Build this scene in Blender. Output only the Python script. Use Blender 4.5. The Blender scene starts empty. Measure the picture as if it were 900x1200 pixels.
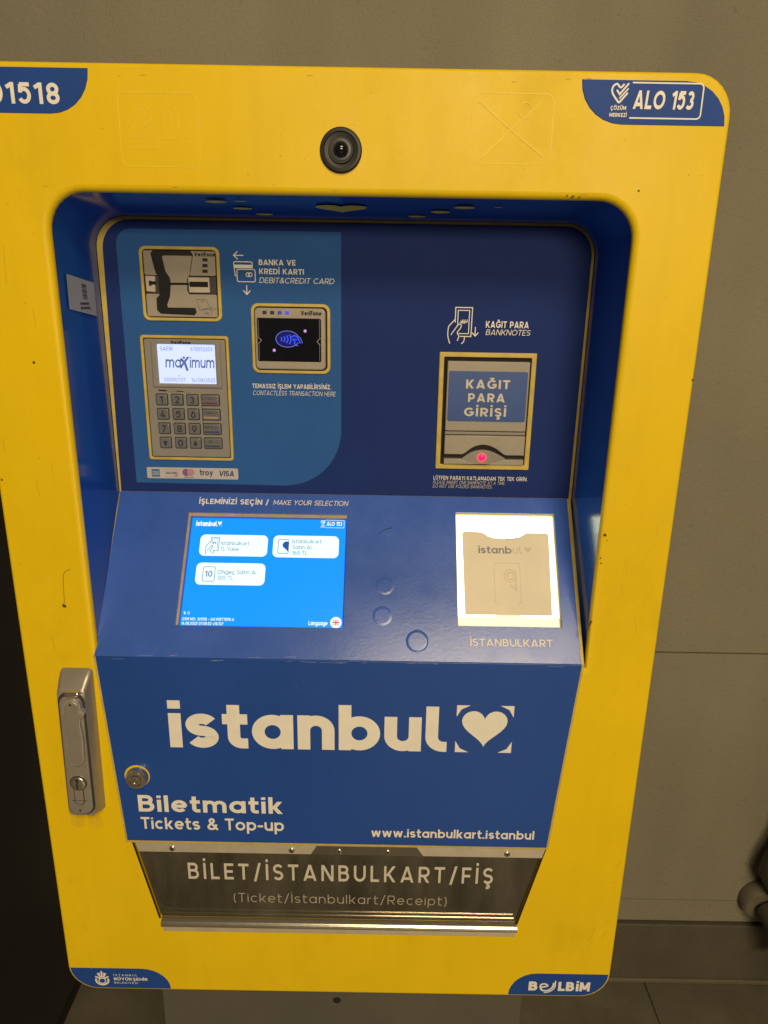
import bpy, bmesh, math, random
from mathutils import Vector, Matrix

random.seed(7)
S = bpy.context.scene
C = S.collection
MM = 0.001

# ------------------------------------------------------------------ camera, light, exposure
cam_d = bpy.data.cameras.new("camera")
cam = bpy.data.objects.new("camera", cam_d)
C.objects.link(cam)
cam_d.sensor_fit = 'VERTICAL'
cam_d.sensor_height = 36.0
cam_d.lens = 832.0 / 1200.0 * 36.0
cam_d.clip_start = 0.02
cam_d.clip_end = 200.0
CAM_POS = Vector((0.0466, -0.687, 0.0))
cam.matrix_world = (Matrix.Translation(CAM_POS) @ Matrix.Rotation(math.radians(90 - 16.752), 4, 'X')
                    @ Matrix.Rotation(0.0170, 4, 'Z'))
S.camera = cam

S.view_settings.view_transform = 'Standard'
S.view_settings.look = 'None'
S.view_settings.gamma = 1.0
S.view_settings.exposure = 0.0

W = bpy.data.worlds.new("World")
S.world = W
W.use_nodes = True
bg = W.node_tree.nodes["Background"]
bg.inputs[0].default_value = (1.0, 0.80, 0.50, 1)
bg.inputs[1].default_value = 0.045


def area(name, loc, target, sx, sy, power, col):
    d = bpy.data.lights.new(name, 'AREA')
    d.shape = 'RECTANGLE'
    d.size, d.size_y = sx, sy
    d.energy = power
    d.color = col
    o = bpy.data.objects.new(name, d)
    o.location = loc
    o.rotation_euler = (Vector(target) - Vector(loc)).to_track_quat('-Z', 'Y').to_euler()
    C.objects.link(o)
    return o


area("ceiling_lamp", (0.55, -2.3, 1.75), (0.0, 0.0, -0.5), 1.2, 0.6, 46, (1.0, 0.80, 0.51))
area("ceiling_lamp", (1.0, -5.6, 1.1), (0.0, 0.0, -0.6), 1.8, 0.8, 165, (1.0, 0.80, 0.51))


# ------------------------------------------------------------------ materials
def srgb(r, g, b):
    f = lambda c: (c / 12.92 if c <= 0.04045 else ((c + 0.055) / 1.055) ** 2.4)
    return (f(r / 255), f(g / 255), f(b / 255))


def mat(name, col, rough=0.5, metal=0.0, var=0.0, vscale=8.0, bump=0.0, bscale=300.0, emit=None, es=1.0,
        spec=0.5, aniso=None, rvar=0.0, fine=0.0):
    m = bpy.data.materials.new(name)
    m.use_nodes = True
    nt = m.node_tree
    p = nt.nodes["Principled BSDF"]
    p.inputs["Base Color"].default_value = (*col, 1)
    p.inputs["Roughness"].default_value = rough
    p.inputs["Metallic"].default_value = metal
    p.inputs["Specular IOR Level"].default_value = spec
    tc = nt.nodes.new("ShaderNodeTexCoord")
    if var:
        n1 = nt.nodes.new("ShaderNodeTexNoise")
        n1.inputs["Scale"].default_value = vscale
        n1.inputs["Detail"].default_value = 8
        n1.inputs["Roughness"].default_value = 0.62
        nt.links.new(tc.outputs["Object"], n1.inputs["Vector"])
        r = nt.nodes.new("ShaderNodeValToRGB")
        r.color_ramp.elements[0].position = 0.3
        r.color_ramp.elements[1].position = 0.7
        a = tuple(c * (1 - var) for c in col)
        b = tuple(min(1, c * (1 + var)) for c in col)
        r.color_ramp.elements[0].color = (*a, 1)
        r.color_ramp.elements[1].color = (*b, 1)
        nt.links.new(n1.outputs["Fac"], r.inputs[0])
        out = r.outputs[0]
        if fine:
            n3 = nt.nodes.new("ShaderNodeTexNoise")
            n3.inputs["Scale"].default_value = bscale
            n3.inputs["Detail"].default_value = 4
            nt.links.new(tc.outputs["Object"], n3.inputs["Vector"])
            mr = nt.nodes.new("ShaderNodeMapRange")
            mr.inputs[1].default_value = 0.3
            mr.inputs[2].default_value = 0.7
            mr.inputs[3].default_value = 1 - fine
            mr.inputs[4].default_value = 1 + fine
            nt.links.new(n3.outputs["Fac"], mr.inputs[0])
            mx = nt.nodes.new("ShaderNodeMix")
            mx.data_type = 'RGBA'
            mx.blend_type = 'MULTIPLY'
            mx.inputs[0].default_value = 1
            nt.links.new(out, mx.inputs[6])
            nt.links.new(mr.outputs[0], mx.inputs[7])
            out = mx.outputs[2]
        nt.links.new(out, p.inputs["Base Color"])
        if rvar:
            mr = nt.nodes.new("ShaderNodeMapRange")
            mr.inputs[1].default_value = 0.3
            mr.inputs[2].default_value = 0.7
            mr.inputs[3].default_value = rough - rvar
            mr.inputs[4].default_value = rough + rvar
            nt.links.new(n1.outputs["Fac"], mr.inputs[0])
            nt.links.new(mr.outputs[0], p.inputs["Roughness"])
    if bump:
        n2 = nt.nodes.new("ShaderNodeTexNoise")
        n2.inputs["Scale"].default_value = bscale
        n2.inputs["Detail"].default_value = 5
        nt.links.new(tc.outputs["Object"], n2.inputs["Vector"])
        bn = nt.nodes.new("ShaderNodeBump")
        bn.inputs["Strength"].default_value = bump
        bn.inputs["Distance"].default_value = 0.002
        nt.links.new(n2.outputs["Fac"], bn.inputs["Height"])
        nt.links.new(bn.outputs[0], p.inputs["Normal"])
    if emit:
        p.inputs["Emission Color"].default_value = (*emit, 1)
        p.inputs["Emission Strength"].default_value = es
    return m


M = {}
# M['yellow'] is made by paint() below
M['yellow_pale'] = mat("lightened_decal_yellow", (0.82, 0.64, 0.06), 0.45, var=0.08, vscale=30)  # decal yellow lightened to stand in for screen light on the niche ceiling
M['edge'] = mat("yellow_edge_trim", (0.54, 0.41, 0.09), 0.42, var=0.15, vscale=60)
M['ghost'] = mat("sticker_residue", (0.805, 0.562, 0.009), 0.5, var=0.1, vscale=40)
M['dirt'] = mat("grime", (0.10, 0.06, 0.015), 0.8, var=0.3, vscale=200)
M['rub'] = mat('rubbed_yellow', (0.74, 0.50, 0.008), 0.5, var=0.08, vscale=50)
M['smudge'] = mat("hand_grease", (0.62, 0.45, 0.012), 0.5, var=0.15, vscale=40)
M['blue'] = mat("blue_paint", (0.011, 0.092, 0.440), 0.15, var=0.10, vscale=6, bump=0.03, bscale=350, rvar=0.04)
M['navy'] = mat("navy_graphic_film", (0.013, 0.032, 0.165), 0.6, spec=0.10, var=0.08, vscale=6, bump=0.02, bscale=500, fine=0.04)
M['console'] = mat("navy_console_film", (0.046, 0.122, 0.520), 0.22, var=0.10, vscale=10, bump=0.03, bscale=300, rvar=0.06, fine=0.03)
M['lower'] = mat("blue_front_film", (0.015, 0.070, 0.350), 0.33, var=0.08, vscale=5, bump=0.02, bscale=400, rvar=0.05, fine=0.03)
M['midblue'] = mat("mid_blue_print", (0.028, 0.110, 0.350), 0.6, spec=0.10, var=0.07, vscale=8, fine=0.04, bscale=500)
M['badge'] = mat("blue_badge_film", (0.018, 0.066, 0.310), 0.5, spec=0.15, var=0.06, vscale=20)
M['white'] = mat("cream_print", (0.82, 0.79, 0.73), 0.5, var=0.04, vscale=60)
M['tan'] = mat('tan_edge_trim', (0.40, 0.34, 0.25), 0.45, var=0.15, vscale=60)
M['greyprint'] = mat("grey_print", (0.60, 0.56, 0.48), 0.5, var=0.08, vscale=60)
M['thinprint'] = mat("faded_print", (0.42, 0.38, 0.30), 0.6, var=0.1, vscale=60)
M['sheen'] = mat("rubbed_film", (0.20, 0.20, 0.28), 0.4, var=0.2, vscale=80)
M['wear'] = mat("worn_white_edge", (0.42, 0.44, 0.55), 0.5, var=0.3, vscale=150)
M['plastic'] = mat("grey_plastic", (0.33, 0.295, 0.245), 0.42, var=0.06, vscale=30, bump=0.03, bscale=900, fine=0.05)
M['plastic_dk'] = mat("dark_grey_plastic", (0.25, 0.235, 0.215), 0.42, var=0.06, vscale=30, bump=0.03, bscale=900)
M['black'] = mat("black_plastic", (0.009, 0.009, 0.010), 0.42, spec=0.3, var=0.2, vscale=40)
M['charcoal'] = mat("charcoal_plastic", (0.035, 0.037, 0.043), 0.4, var=0.15, vscale=40)
M['gap'] = mat("dark_gap", (0.008, 0.008, 0.008), 0.9)
M['beige'] = mat("beige_plastic", (0.52, 0.46, 0.37), 0.4, var=0.06, vscale=60)
M['steel'] = mat("brushed_steel", (0.66, 0.60, 0.50), 0.36, metal=0.45, var=0.10, vscale=30, bump=0.04, bscale=500, rvar=0.08)
M['chrome'] = mat("satin_chrome", (0.60, 0.56, 0.49), 0.20, metal=0.88, var=0.06, vscale=60)
M['handle'] = mat("cast_zinc", (0.36, 0.335, 0.295), 0.34, metal=0.45, var=0.08, vscale=60, bump=0.02, bscale=800)
M['lever_edge'] = mat('polished_lever_edge', (0.60, 0.56, 0.48), 0.25, metal=0.6, var=0.06, vscale=60)
M['handle_dk'] = mat("zinc_gap_shade", (0.035, 0.032, 0.03), 0.6)  # near-black copy of the zinc, paints the shade in the handle's gaps
M['key'] = mat("key_steel", (0.205, 0.21, 0.225), 0.30, metal=0.35, var=0.08, vscale=90)
M['keyink'] = mat("key_engraving", (0.025, 0.028, 0.035), 0.5)
M['redbar'] = mat("red_key_bar", (0.16, 0.03, 0.07), 0.4)
M['yelbar'] = mat("yellow_key_bar", (0.38, 0.30, 0.18), 0.4)
M['blubar'] = mat("blue_key_bar", (0.03, 0.06, 0.13), 0.4)
M['label'] = mat("grey_label_paper", (0.42, 0.44, 0.47), 0.5, var=0.05, vscale=60)
M['glass_blk'] = mat("black_glass", (0.006, 0.007, 0.012), 0.12, var=0.2, vscale=50)
M['tray'] = mat("tray_steel", (0.13, 0.115, 0.09), 0.5, metal=0.4, var=0.2, vscale=12)
M['ped'] = mat("grey_steel_plinth", (0.095, 0.090, 0.072), 0.5, var=0.10, vscale=8, bump=0.04, bscale=400, fine=0.06)
M['lcdbg'] = mat("lcd_backlight", (0.3, 0.35, 0.5), 0.3, emit=srgb(188, 205, 255), es=1.0)
M['lcdink'] = mat("lcd_pixels", (0.05, 0.07, 0.15), 0.3, emit=srgb(80, 100, 165), es=0.75)
M['lcdthin'] = mat("lcd_thin_pixels", (0.05, 0.07, 0.15), 0.3, emit=srgb(118, 135, 185), es=0.85)
M['scr'] = mat("screen_blue", (0.0, 0.02, 0.05), 0.15, emit=(0.008, 0.31, 2.6), es=1.0)
_nt = M['scr'].node_tree
_tc = _nt.nodes.new("ShaderNodeTexCoord")
_sx = _nt.nodes.new("ShaderNodeSeparateXYZ")
_mr = _nt.nodes.new("ShaderNodeMapRange")
for _i, _v in enumerate((-0.345, -0.245, 0.0, 1.0)):
    _mr.inputs[_i + 1].default_value = _v
_cr = _nt.nodes.new("ShaderNodeValToRGB")      # the menu background: deeper blue at the foot, paler at the head
_cr.color_ramp.elements[0].color = (0.012, 0.335, 2.2, 1)
_cr.color_ramp.elements[1].color = (0.010, 0.325, 2.1, 1)
_nt.links.new(_tc.outputs["Object"], _sx.inputs[0])
_nt.links.new(_sx.outputs[2], _mr.inputs[0])
_nt.links.new(_mr.outputs[0], _cr.inputs[0])
_nt.links.new(_cr.outputs[0], _nt.nodes["Principled BSDF"].inputs["Emission Color"])
M['scrdk'] = mat("screen_blue_edge", (0.0, 0.02, 0.05), 0.15, emit=srgb(10, 90, 190), es=0.8)
M['scrlt'] = mat("screen_watermark", (0.0, 0.02, 0.05), 0.15, emit=srgb(44, 165, 244), es=1.0)
M['scrbtn'] = mat("screen_button", (0.3, 0.3, 0.3), 0.15, emit=srgb(208, 240, 250), es=1.1)
M['scrwht'] = mat("screen_white", (0.3, 0.3, 0.3), 0.15, emit=srgb(232, 246, 252), es=1.0)
M['scrtxt'] = mat("screen_text", (0.02, 0.03, 0.05), 0.15, emit=srgb(62, 100, 128), es=1.0)
M['scrico'] = mat("screen_icon_blue", (0.02, 0.03, 0.08), 0.15, emit=srgb(22, 82, 160), es=1.0)
M['scrred'] = mat("screen_flag_red", (0.1, 0.02, 0.02), 0.15, emit=srgb(205, 50, 60), es=1.0)
M['lit'] = mat("backlit_diffuser", (0.30, 0.30, 0.28), 0.4, emit=srgb(236, 246, 216), es=2.8)
M['litlow'] = mat("backlit_diffuser_dim", (0.25, 0.25, 0.22), 0.4, emit=srgb(220, 225, 196), es=1.0)
M['pocket'] = mat("frosted_tan_plastic", (0.38, 0.33, 0.235), 0.55, var=0.10, vscale=18, emit=srgb(184, 164, 126), es=0.72)  # emission stands in for the diffuser's light coming through the pocket
M['pocket_ink'] = mat("faded_blue_print", (0.10, 0.10, 0.12), 0.6, var=0.3, vscale=90, emit=srgb(110, 104, 92), es=0.8)  # print on the pocket, backlight put into its emission too
M['pocket_ink_faint'] = mat("rubbed_off_print", (0.25, 0.22, 0.15), 0.6, var=0.2, vscale=120, emit=srgb(178, 156, 114), es=0.78)  # fainter print with the same painted backlight
M['led_blue'] = mat("blue_led", (0.02, 0.02, 0.1), 0.3, emit=srgb(72, 72, 225), es=1.0)
M['led_blue_dim'] = mat("dim_blue_led", (0.02, 0.02, 0.06), 0.3, emit=srgb(62, 60, 165), es=0.75)
M['led_off'] = mat("unlit_led", (0.03, 0.025, 0.05), 0.3)
M['nfc'] = mat("contactless_glow", (0.02, 0.03, 0.1), 0.3, emit=srgb(30, 70, 245), es=1.3)
M['nfc_rim'] = mat("contactless_ring", (0.05, 0.05, 0.1), 0.3, emit=srgb(92, 108, 225), es=0.8)
M['nfc_bg'] = mat("contactless_halo", (0.01, 0.01, 0.05), 0.2, emit=srgb(8, 12, 110), es=0.5)
M['pink'] = mat("pink_led", (0.2, 0.1, 0.2), 0.3, emit=srgb(205, 140, 220), es=0.9)
M['red_led'] = mat("red_led", (0.3, 0.02, 0.05), 0.3, emit=(1.0, 0.0, 0.010), es=16.0)
M['amex'] = mat("card_logo_blue", (0.05, 0.16, 0.33), 0.5)
M['mc1'] = mat("card_logo_violet", (0.22, 0.09, 0.27), 0.5)
M['mc2'] = mat("card_logo_mauve", (0.42, 0.24, 0.30), 0.5)
M['paper'] = mat("card_logo_strip", (0.48, 0.46, 0.45), 0.5, var=0.04, vscale=60)
M['inknavy'] = mat("navy_print", (0.03, 0.05, 0.16), 0.5)
M['acceptblue'] = mat("acceptor_sticker_blue", (0.026, 0.080, 0.300), 0.4, var=0.06, vscale=30)


def glass_mat():
    """thin smoked acrylic: tinted see-through with a mirror-like surface and faint scratches"""
    m = bpy.data.materials.new("smoked_acrylic")
    m.use_nodes = True
    nt = m.node_tree
    nt.nodes.remove(nt.nodes["Principled BSDF"])
    out = nt.nodes["Material Output"]
    tr = nt.nodes.new("ShaderNodeBsdfTransparent")
    tr.inputs[0].default_value = (0.70, 0.66, 0.58, 1)
    gl = nt.nodes.new("ShaderNodeBsdfGlossy")
    gl.inputs["Color"].default_value = (0.9, 0.9, 0.9, 1)
    gl.inputs["Roughness"].default_value = 0.10
    df = nt.nodes.new("ShaderNodeBsdfDiffuse")
    df.inputs["Color"].default_value = (0.35, 0.32, 0.26, 1)
    fr = nt.nodes.new("ShaderNodeFresnel")
    fr.inputs[0].default_value = 1.55
    m1 = nt.nodes.new("ShaderNodeMixShader")
    nt.links.new(fr.outputs[0], m1.inputs[0])
    nt.links.new(tr.outputs[0], m1.inputs[1])
    nt.links.new(gl.outputs[0], m1.inputs[2])
    tc = nt.nodes.new("ShaderNodeTexCoord")
    mp = nt.nodes.new("ShaderNodeMapping")
    mp.inputs["Scale"].default_value = (1, 1, .25)
    n = nt.nodes.new("ShaderNodeTexNoise")
    n.inputs["Scale"].default_value = 18
    n.inputs["Detail"].default_value = 9
    n.inputs["Roughness"].default_value = .7
    nt.links.new(tc.outputs["Object"], mp.inputs[0])
    nt.links.new(mp.outputs[0], n.inputs["Vector"])
    q = nt.nodes.new("ShaderNodeMapRange")
    for i, v in enumerate((.35, .75, .03, .20)):
        q.inputs[i + 1].default_value = v
    nt.links.new(n.outputs["Fac"], q.inputs[0])
    m2 = nt.nodes.new("ShaderNodeMixShader")
    nt.links.new(q.outputs[0], m2.inputs[0])
    nt.links.new(m1.outputs[0], m2.inputs[1])
    nt.links.new(df.outputs[0], m2.inputs[2])
    nt.links.new(m2.outputs[0], out.inputs[0])
    return m


M['acrylic'] = glass_mat()


def stone(name, col, speck, vs, bscale, bump, rough, joint=None):
    """granite/plaster: cloudy tone, fine grain, pores and a few long stains, all in object space"""
    m = bpy.data.materials.new(name)
    m.use_nodes = True
    nt = m.node_tree
    p = nt.nodes["Principled BSDF"]
    p.inputs["Roughness"].default_value = rough
    tc = nt.nodes.new("ShaderNodeTexCoord")

    def noise(scale, detail=6, r=0.6, stretch=None):
        n = nt.nodes.new("ShaderNodeTexNoise")
        n.inputs["Scale"].default_value = scale
        n.inputs["Detail"].default_value = detail
        n.inputs["Roughness"].default_value = r
        if stretch:
            mp = nt.nodes.new("ShaderNodeMapping")
            mp.inputs["Scale"].default_value = stretch
            nt.links.new(tc.outputs["Object"], mp.inputs["Vector"])
            nt.links.new(mp.outputs[0], n.inputs["Vector"])
        else:
            nt.links.new(tc.outputs["Object"], n.inputs["Vector"])
        return n.outputs["Fac"]

    def mrange(s, a, b, lo, hi):
        r = nt.nodes.new("ShaderNodeMapRange")
        for i, v in enumerate((a, b, lo, hi)):
            r.inputs[i + 1].default_value = v
        nt.links.new(s, r.inputs[0])
        return r.outputs[0]

    def mul(a, b):
        x = nt.nodes.new("ShaderNodeMath")
        x.operation = 'MULTIPLY'
        nt.links.new(a, x.inputs[0])
        nt.links.new(b, x.inputs[1])
        return x.outputs[0]

    f = mul(mrange(noise(vs), 0.3, 0.7, 1 - speck, 1 + speck), mrange(noise(bscale, 3, 0.7), 0.3, 0.7, 0.86, 1.14))
    f = mul(f, mrange(noise(5, 3, 0.5, (1, 1, 0.15)), 0.35, 0.6, 0.90, 1.05))
    f = mul(f, mrange(noise(90, 2, 0.4), 0.66, 0.74, 1.0, 0.86))
    mx = nt.nodes.new("ShaderNodeVectorMath")
    mx.operation = 'SCALE'
    mx.inputs[0].default_value = col
    nt.links.new(f, mx.inputs["Scale"])
    nt.links.new(mx.outputs[0], p.inputs["Base Color"])
    b = nt.nodes.new("ShaderNodeBump")
    b.inputs["Strength"].default_value = bump
    b.inputs["Distance"].default_value = 0.004
    nt.links.new(noise(bscale * 0.35, 6, 0.65), b.inputs["Height"])
    nt.links.new(b.outputs[0], p.inputs["Normal"])
    return m


def paint(name, col, rough):
    """powder coat that has been handled: cloudy tone, vertical wipe streaks, greasy rub marks, specks"""
    m = bpy.data.materials.new(name)
    m.use_nodes = True
    nt = m.node_tree
    p = nt.nodes["Principled BSDF"]
    p.inputs["Specular IOR Level"].default_value = 0.28
    tc = nt.nodes.new("ShaderNodeTexCoord")

    def noise(scale, detail, stretch=(1, 1, 1), off=(0, 0, 0)):
        mp = nt.nodes.new("ShaderNodeMapping")
        mp.inputs["Scale"].default_value = stretch
        mp.inputs["Location"].default_value = off
        nt.links.new(tc.outputs["Object"], mp.inputs["Vector"])
        n = nt.nodes.new("ShaderNodeTexNoise")
        n.inputs["Scale"].default_value = scale
        n.inputs["Detail"].default_value = detail
        n.inputs["Roughness"].default_value = 0.65
        nt.links.new(mp.outputs[0], n.inputs["Vector"])
        return n.outputs["Fac"]

    def rng(x, a, b, lo, hi):
        q = nt.nodes.new("ShaderNodeMapRange")
        for i, v in enumerate((a, b, lo, hi)):
            q.inputs[i + 1].default_value = v
        nt.links.new(x, q.inputs[0])
        return q.outputs[0]

    def mul(a, b):
        q = nt.nodes.new("ShaderNodeMath")
        q.operation = 'MULTIPLY'
        nt.links.new(a, q.inputs[0])
        nt.links.new(b, q.inputs[1])
        return q.outputs[0]

    grease = noise(7, 8, (1, 1, .7), (3, 1, 2))
    f = mul(rng(noise(4.5, 7), .3, .7, .94, 1.05), rng(noise(38, 5, (1, 1, .12)), .45, .75, 1.0, .955))
    f = mul(f, rng(grease, .56, .72, 1.0, .87))
    f = mul(f, rng(noise(150, 2), .70, .76, 1.0, .72))
    f = mul(f, rng(noise(700, 2), .3, .7, .97, 1.03))
    v = nt.nodes.new("ShaderNodeVectorMath")
    v.operation = 'SCALE'
    v.inputs[0].default_value = col
    nt.links.new(f, v.inputs["Scale"])
    nt.links.new(v.outputs[0], p.inputs["Base Color"])
    nt.links.new(rng(grease, .35, .7, rough - .08, rough + .14), p.inputs["Roughness"])
    b = nt.nodes.new("ShaderNodeBump")
    b.inputs["Strength"].default_value = .07
    b.inputs["Distance"].default_value = .002
    nt.links.new(noise(380, 4), b.inputs["Height"])
    nt.links.new(b.outputs[0], p.inputs["Normal"])
    return m


M['yellow'] = paint("yellow_paint", (0.80, 0.555, 0.006), 0.42)
M['wall'] = stone("plaster_wall", (0.215, 0.195, 0.140), 0.07, 3.0, 380, 0.35, 0.75)
M['plinth'] = stone("brown_granite", (0.090, 0.078, 0.055), 0.14, 9.0, 420, 0.12, 0.5)
M['cove'] = stone("stone_cove", (0.115, 0.10, 0.07), 0.12, 12.0, 420, 0.2, 0.6)
M['floor'] = stone("granite_floor", (0.135, 0.12, 0.082), 0.16, 10.0, 350, 0.08, 0.42)
M['cab'] = mat('black_powder_coat', (0.022, 0.022, 0.023), 0.55, var=0.15, vscale=6, bump=0.04, bscale=500)
M['pipe'] = mat("grey_pipe", (0.045, 0.040, 0.031), 0.55, var=0.2, vscale=25, bump=0.05, bscale=300)
M['pipe_ring'] = mat("pale_collar", (0.14, 0.125, 0.09), 0.5, var=0.1, vscale=40)


# ------------------------------------------------------------------ mesh builder
class Frame:
    """local plane (u right, v up, n towards the viewer), in millimetres"""
    def __init__(s, o, u, v, n):
        s.o, s.u, s.v, s.n = Vector(o), Vector(u), Vector(v), Vector(n)

    def __call__(s, u, v, n=0.0):
        return (s.o + (s.u * u + s.v * v + s.n * n)) * MM


FRONT = Frame((0, 0, 0), (1, 0, 0), (0, 0, 1), (0, -1, 0))
BACK = Frame((0, 115, 0), (1, 0, 0), (0, 0, 1), (0, -1, 0))
_p1, _p2 = Vector((0, 115, -221)), Vector((0, -2, -374))
_sd = (_p2 - _p1).normalized()
CON_LEN = (_p2 - _p1).length
CONS = Frame(_p1, (1, 0, 0), -_sd, Vector((0, _sd.z, -_sd.y)))
if CONS.n.z < 0:
    CONS.n = -CONS.n
WALLF = Frame((0, 500, 0), (1, 0, 0), (0, 0, 1), (0, -1, 0))


class MB:
    def __init__(s):
        s.v, s.f, s.mi, s.mats, s.sm = [], [], [], [], []

    def slot(s, m):
        if m not in s.mats:
            s.mats.append(m)
        return s.mats.index(m)

    def face(s, pts, m, smooth=False):
        i = len(s.v)
        s.v += [tuple(p) for p in pts]
        s.f.append(tuple(range(i, i + len(pts))))
        s.mi.append(s.slot(m))
        s.sm.append(smooth)

    def loft(s, loops, m, closed=True, smooth=True):
        base = len(s.v)
        n = len(loops[0])
        for L in loops:
            s.v += [tuple(p) for p in L]
        k = s.slot(m)
        for a in range(len(loops) - 1):
            for i in range(n if closed else n - 1):
                j = (i + 1) % n
                s.f.append((base + a * n + i, base + a * n + j, base + (a + 1) * n + j, base + (a + 1) * n + i))
                s.mi.append(k)
                s.sm.append(smooth)

    def fill(s, outer, holes, m):
        bm = bmesh.new()
        edges = []
        for L in [outer] + holes:
            vs = [bm.verts.new(p) for p in L]
            edges += [bm.edges.new((vs[i], vs[(i + 1) % len(vs)])) for i in range(len(vs))]
        bmesh.ops.triangle_fill(bm, use_beauty=True, use_dissolve=False, edges=edges)
        bm.verts.index_update()
        base = len(s.v)
        s.v += [tuple(v.co) for v in bm.verts]
        k = s.slot(m)
        for f in bm.faces:
            s.f.append(tuple(base + v.index for v in f.verts))
            s.mi.append(k)
            s.sm.append(False)
        bm.free()

    def build(s, name, parent=None, label=None):
        me = bpy.data.meshes.new(name)
        me.from_pydata(s.v, [], s.f)
        for m in s.mats:
            me.materials.append(M[m])
        me.polygons.foreach_set("material_index", s.mi)
        me.polygons.foreach_set("use_smooth", s.sm)
        bm = bmesh.new()
        bm.from_mesh(me)
        bmesh.ops.remove_doubles(bm, verts=bm.verts, dist=1e-6)
        bmesh.ops.recalc_face_normals(bm, faces=bm.faces)
        for e in bm.edges:
            if len(e.link_faces) == 2 and e.calc_face_angle(0) > math.radians(40):
                e.smooth = False
        bm.to_mesh(me)
        bm.free()
        me.update()
        o = bpy.data.objects.new(name, me)
        C.objects.link(o)
        if parent:
            o.parent = parent
        if label:
            o['label'] = label
        return o


def rpoly(pts, radii, inset=0.0, seg=8):
    """rounded polygon (counter-clockwise), optionally inset; constant vertex count"""
    n = len(pts)
    if not isinstance(radii, (list, tuple)):
        radii = [radii] * n
    P = [Vector(p) for p in pts]
    nrm = []
    for i in range(n):
        d = (P[(i + 1) % n] - P[i]).normalized()
        nrm.append(Vector((-d.y, d.x)))
    Q = []
    for i in range(n):
        n0, n1 = nrm[i - 1], nrm[i]
        k = 1 + n0.dot(n1)
        Q.append(P[i] + (n0 + n1) * (inset / k))
    out = []
    for i in range(n):
        r = max(radii[i] - inset if radii[i] > 0 else 0.0, 0.0)
        a, b, c = Q[i - 1], Q[i], Q[(i + 1) % n]
        if radii[i] <= 0:
            out.append(b.copy())
            continue
        r = max(r, 0.02)
        d0, d1 = (a - b).normalized(), (c - b).normalized()
        ang = d0.angle(d1)
        t = r / math.tan(ang / 2)
        cen = b + (d0 + d1).normalized() * (r / math.sin(ang / 2))
        s0, s1 = b + d0 * t, b + d1 * t
        a0 = math.atan2(s0.y - cen.y, s0.x - cen.x)
        a1 = math.atan2(s1.y - cen.y, s1.x - cen.x)
        da = (a1 - a0 + math.pi) % (2 * math.pi) - math.pi
        for k in range(seg + 1):
            th = a0 + da * k / seg
            out.append(Vector((cen.x + r * math.cos(th), cen.y + r * math.sin(th))))
    return out


def rect(x0, z0, x1, z1):
    x0, x1 = min(x0, x1), max(x0, x1)
    z0, z1 = min(z0, z1), max(z0, z1)
    return [(x0, z0), (x1, z0), (x1, z1), (x0, z1)]


def circle(cx, cz, r, n=32, ry=None):
    ry = ry or r
    return [Vector((cx + r * math.cos(2 * math.pi * i / n), cz + ry * math.sin(2 * math.pi * i / n))) for i in range(n)]


def solid(mb, F, pts, radii, n0, n1, m, bevel=0.0, holes=(), bs=3, side=None, back=False):
    """extruded plate from depth n0 (back) to n1 (front) with a rounded front edge; holes = [(pts, radii, lip)]"""
    prof = [(bevel * (1 - math.sin(a)), n1 - bevel * (1 - math.cos(a)))
            for a in [math.pi / 2 * k / bs for k in range(bs + 1)]] if bevel else [(0, n1)]
    prof = prof + [(0, n0)]
    if bevel:
        prof = [(bevel * (1 - math.sin(math.pi / 2 * k / bs)), n1 - bevel * (1 - math.cos(math.pi / 2 * k / bs)))
                for k in range(bs + 1)] + [(0, n0)]
    loops = [[F(p.x, p.y, d) for p in rpoly(pts, radii, i)] for i, d in prof]
    mb.loft(loops, side or m)
    hl = []
    for hole in holes:
        hp, hr, lip = hole[:3]
        hn0 = hole[3] if len(hole) > 3 else n0
        hprof = ([(-lip * (1 - math.sin(math.pi / 2 * k / bs)), n1 - lip * (1 - math.cos(math.pi / 2 * k / bs)))
                  for k in range(bs + 1)] if lip else [(0, n1)]) + [(0, hn0)]
        hloops = [[F(p.x, p.y, d) for p in rpoly(hp, hr, i)] for i, d in hprof]
        mb.loft(hloops, side or m)
        hl.append(hloops[0])
    if hl:
        mb.fill(loops[0], hl, m)
    else:
        mb.face(loops[0], m)
    if back:
        mb.face(loops[-1], side or m)


def lathe(mb, F, cu, cv, prof, m, n=36):
    """prof: list of (radius, depth) from outer/back to inner/front"""
    loops = [[F(cu + r * math.cos(2 * math.pi * i / n), cv + r * math.sin(2 * math.pi * i / n), d) for i in range(n)]
             for r, d in prof]
    mb.loft(loops, m)
    mb.face(loops[-1], m, True)


def sheet(mb, F, pts, n, m):
    mb.face([F(p[0], p[1], n) for p in pts], m)


def box(mb, x0, x1, y0, y1, z0, z1, m):
    F = FRONT
    solid(mb, F, rect(x0, z0, x1, z1), 0, -y1, -y0, m, back=True)


# ------------------------------------------------------------------ stroke lettering (monoline geometric sans)
def arc(cx, cy, rx, ry, a0, a1, n=None):
    n = n or max(4, int(abs(a1 - a0) / 12))
    return [(cx + rx * math.cos(math.radians(a0 + (a1 - a0) * i / n)),
             cy + ry * math.sin(math.radians(a0 + (a1 - a0) * i / n))) for i in range(n + 1)]


def spline(pts, k=6):
    out = []
    P = [pts[0]] + list(pts) + [pts[-1]]
    for i in range(1, len(P) - 2):
        p0, p1, p2, p3 = P[i - 1:i + 3]
        for j in range(k):
            t = j / k
            out.append(tuple(0.5 * (2 * b + (c - a) * t + (2 * a - 5 * b + 4 * c - d) * t * t
                                    + (-a + 3 * b - 3 * c + d) * t ** 3) for a, b, c, d in zip(p0, p1, p2, p3)))
    out.append(tuple(pts[-1]))
    return out


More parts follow.
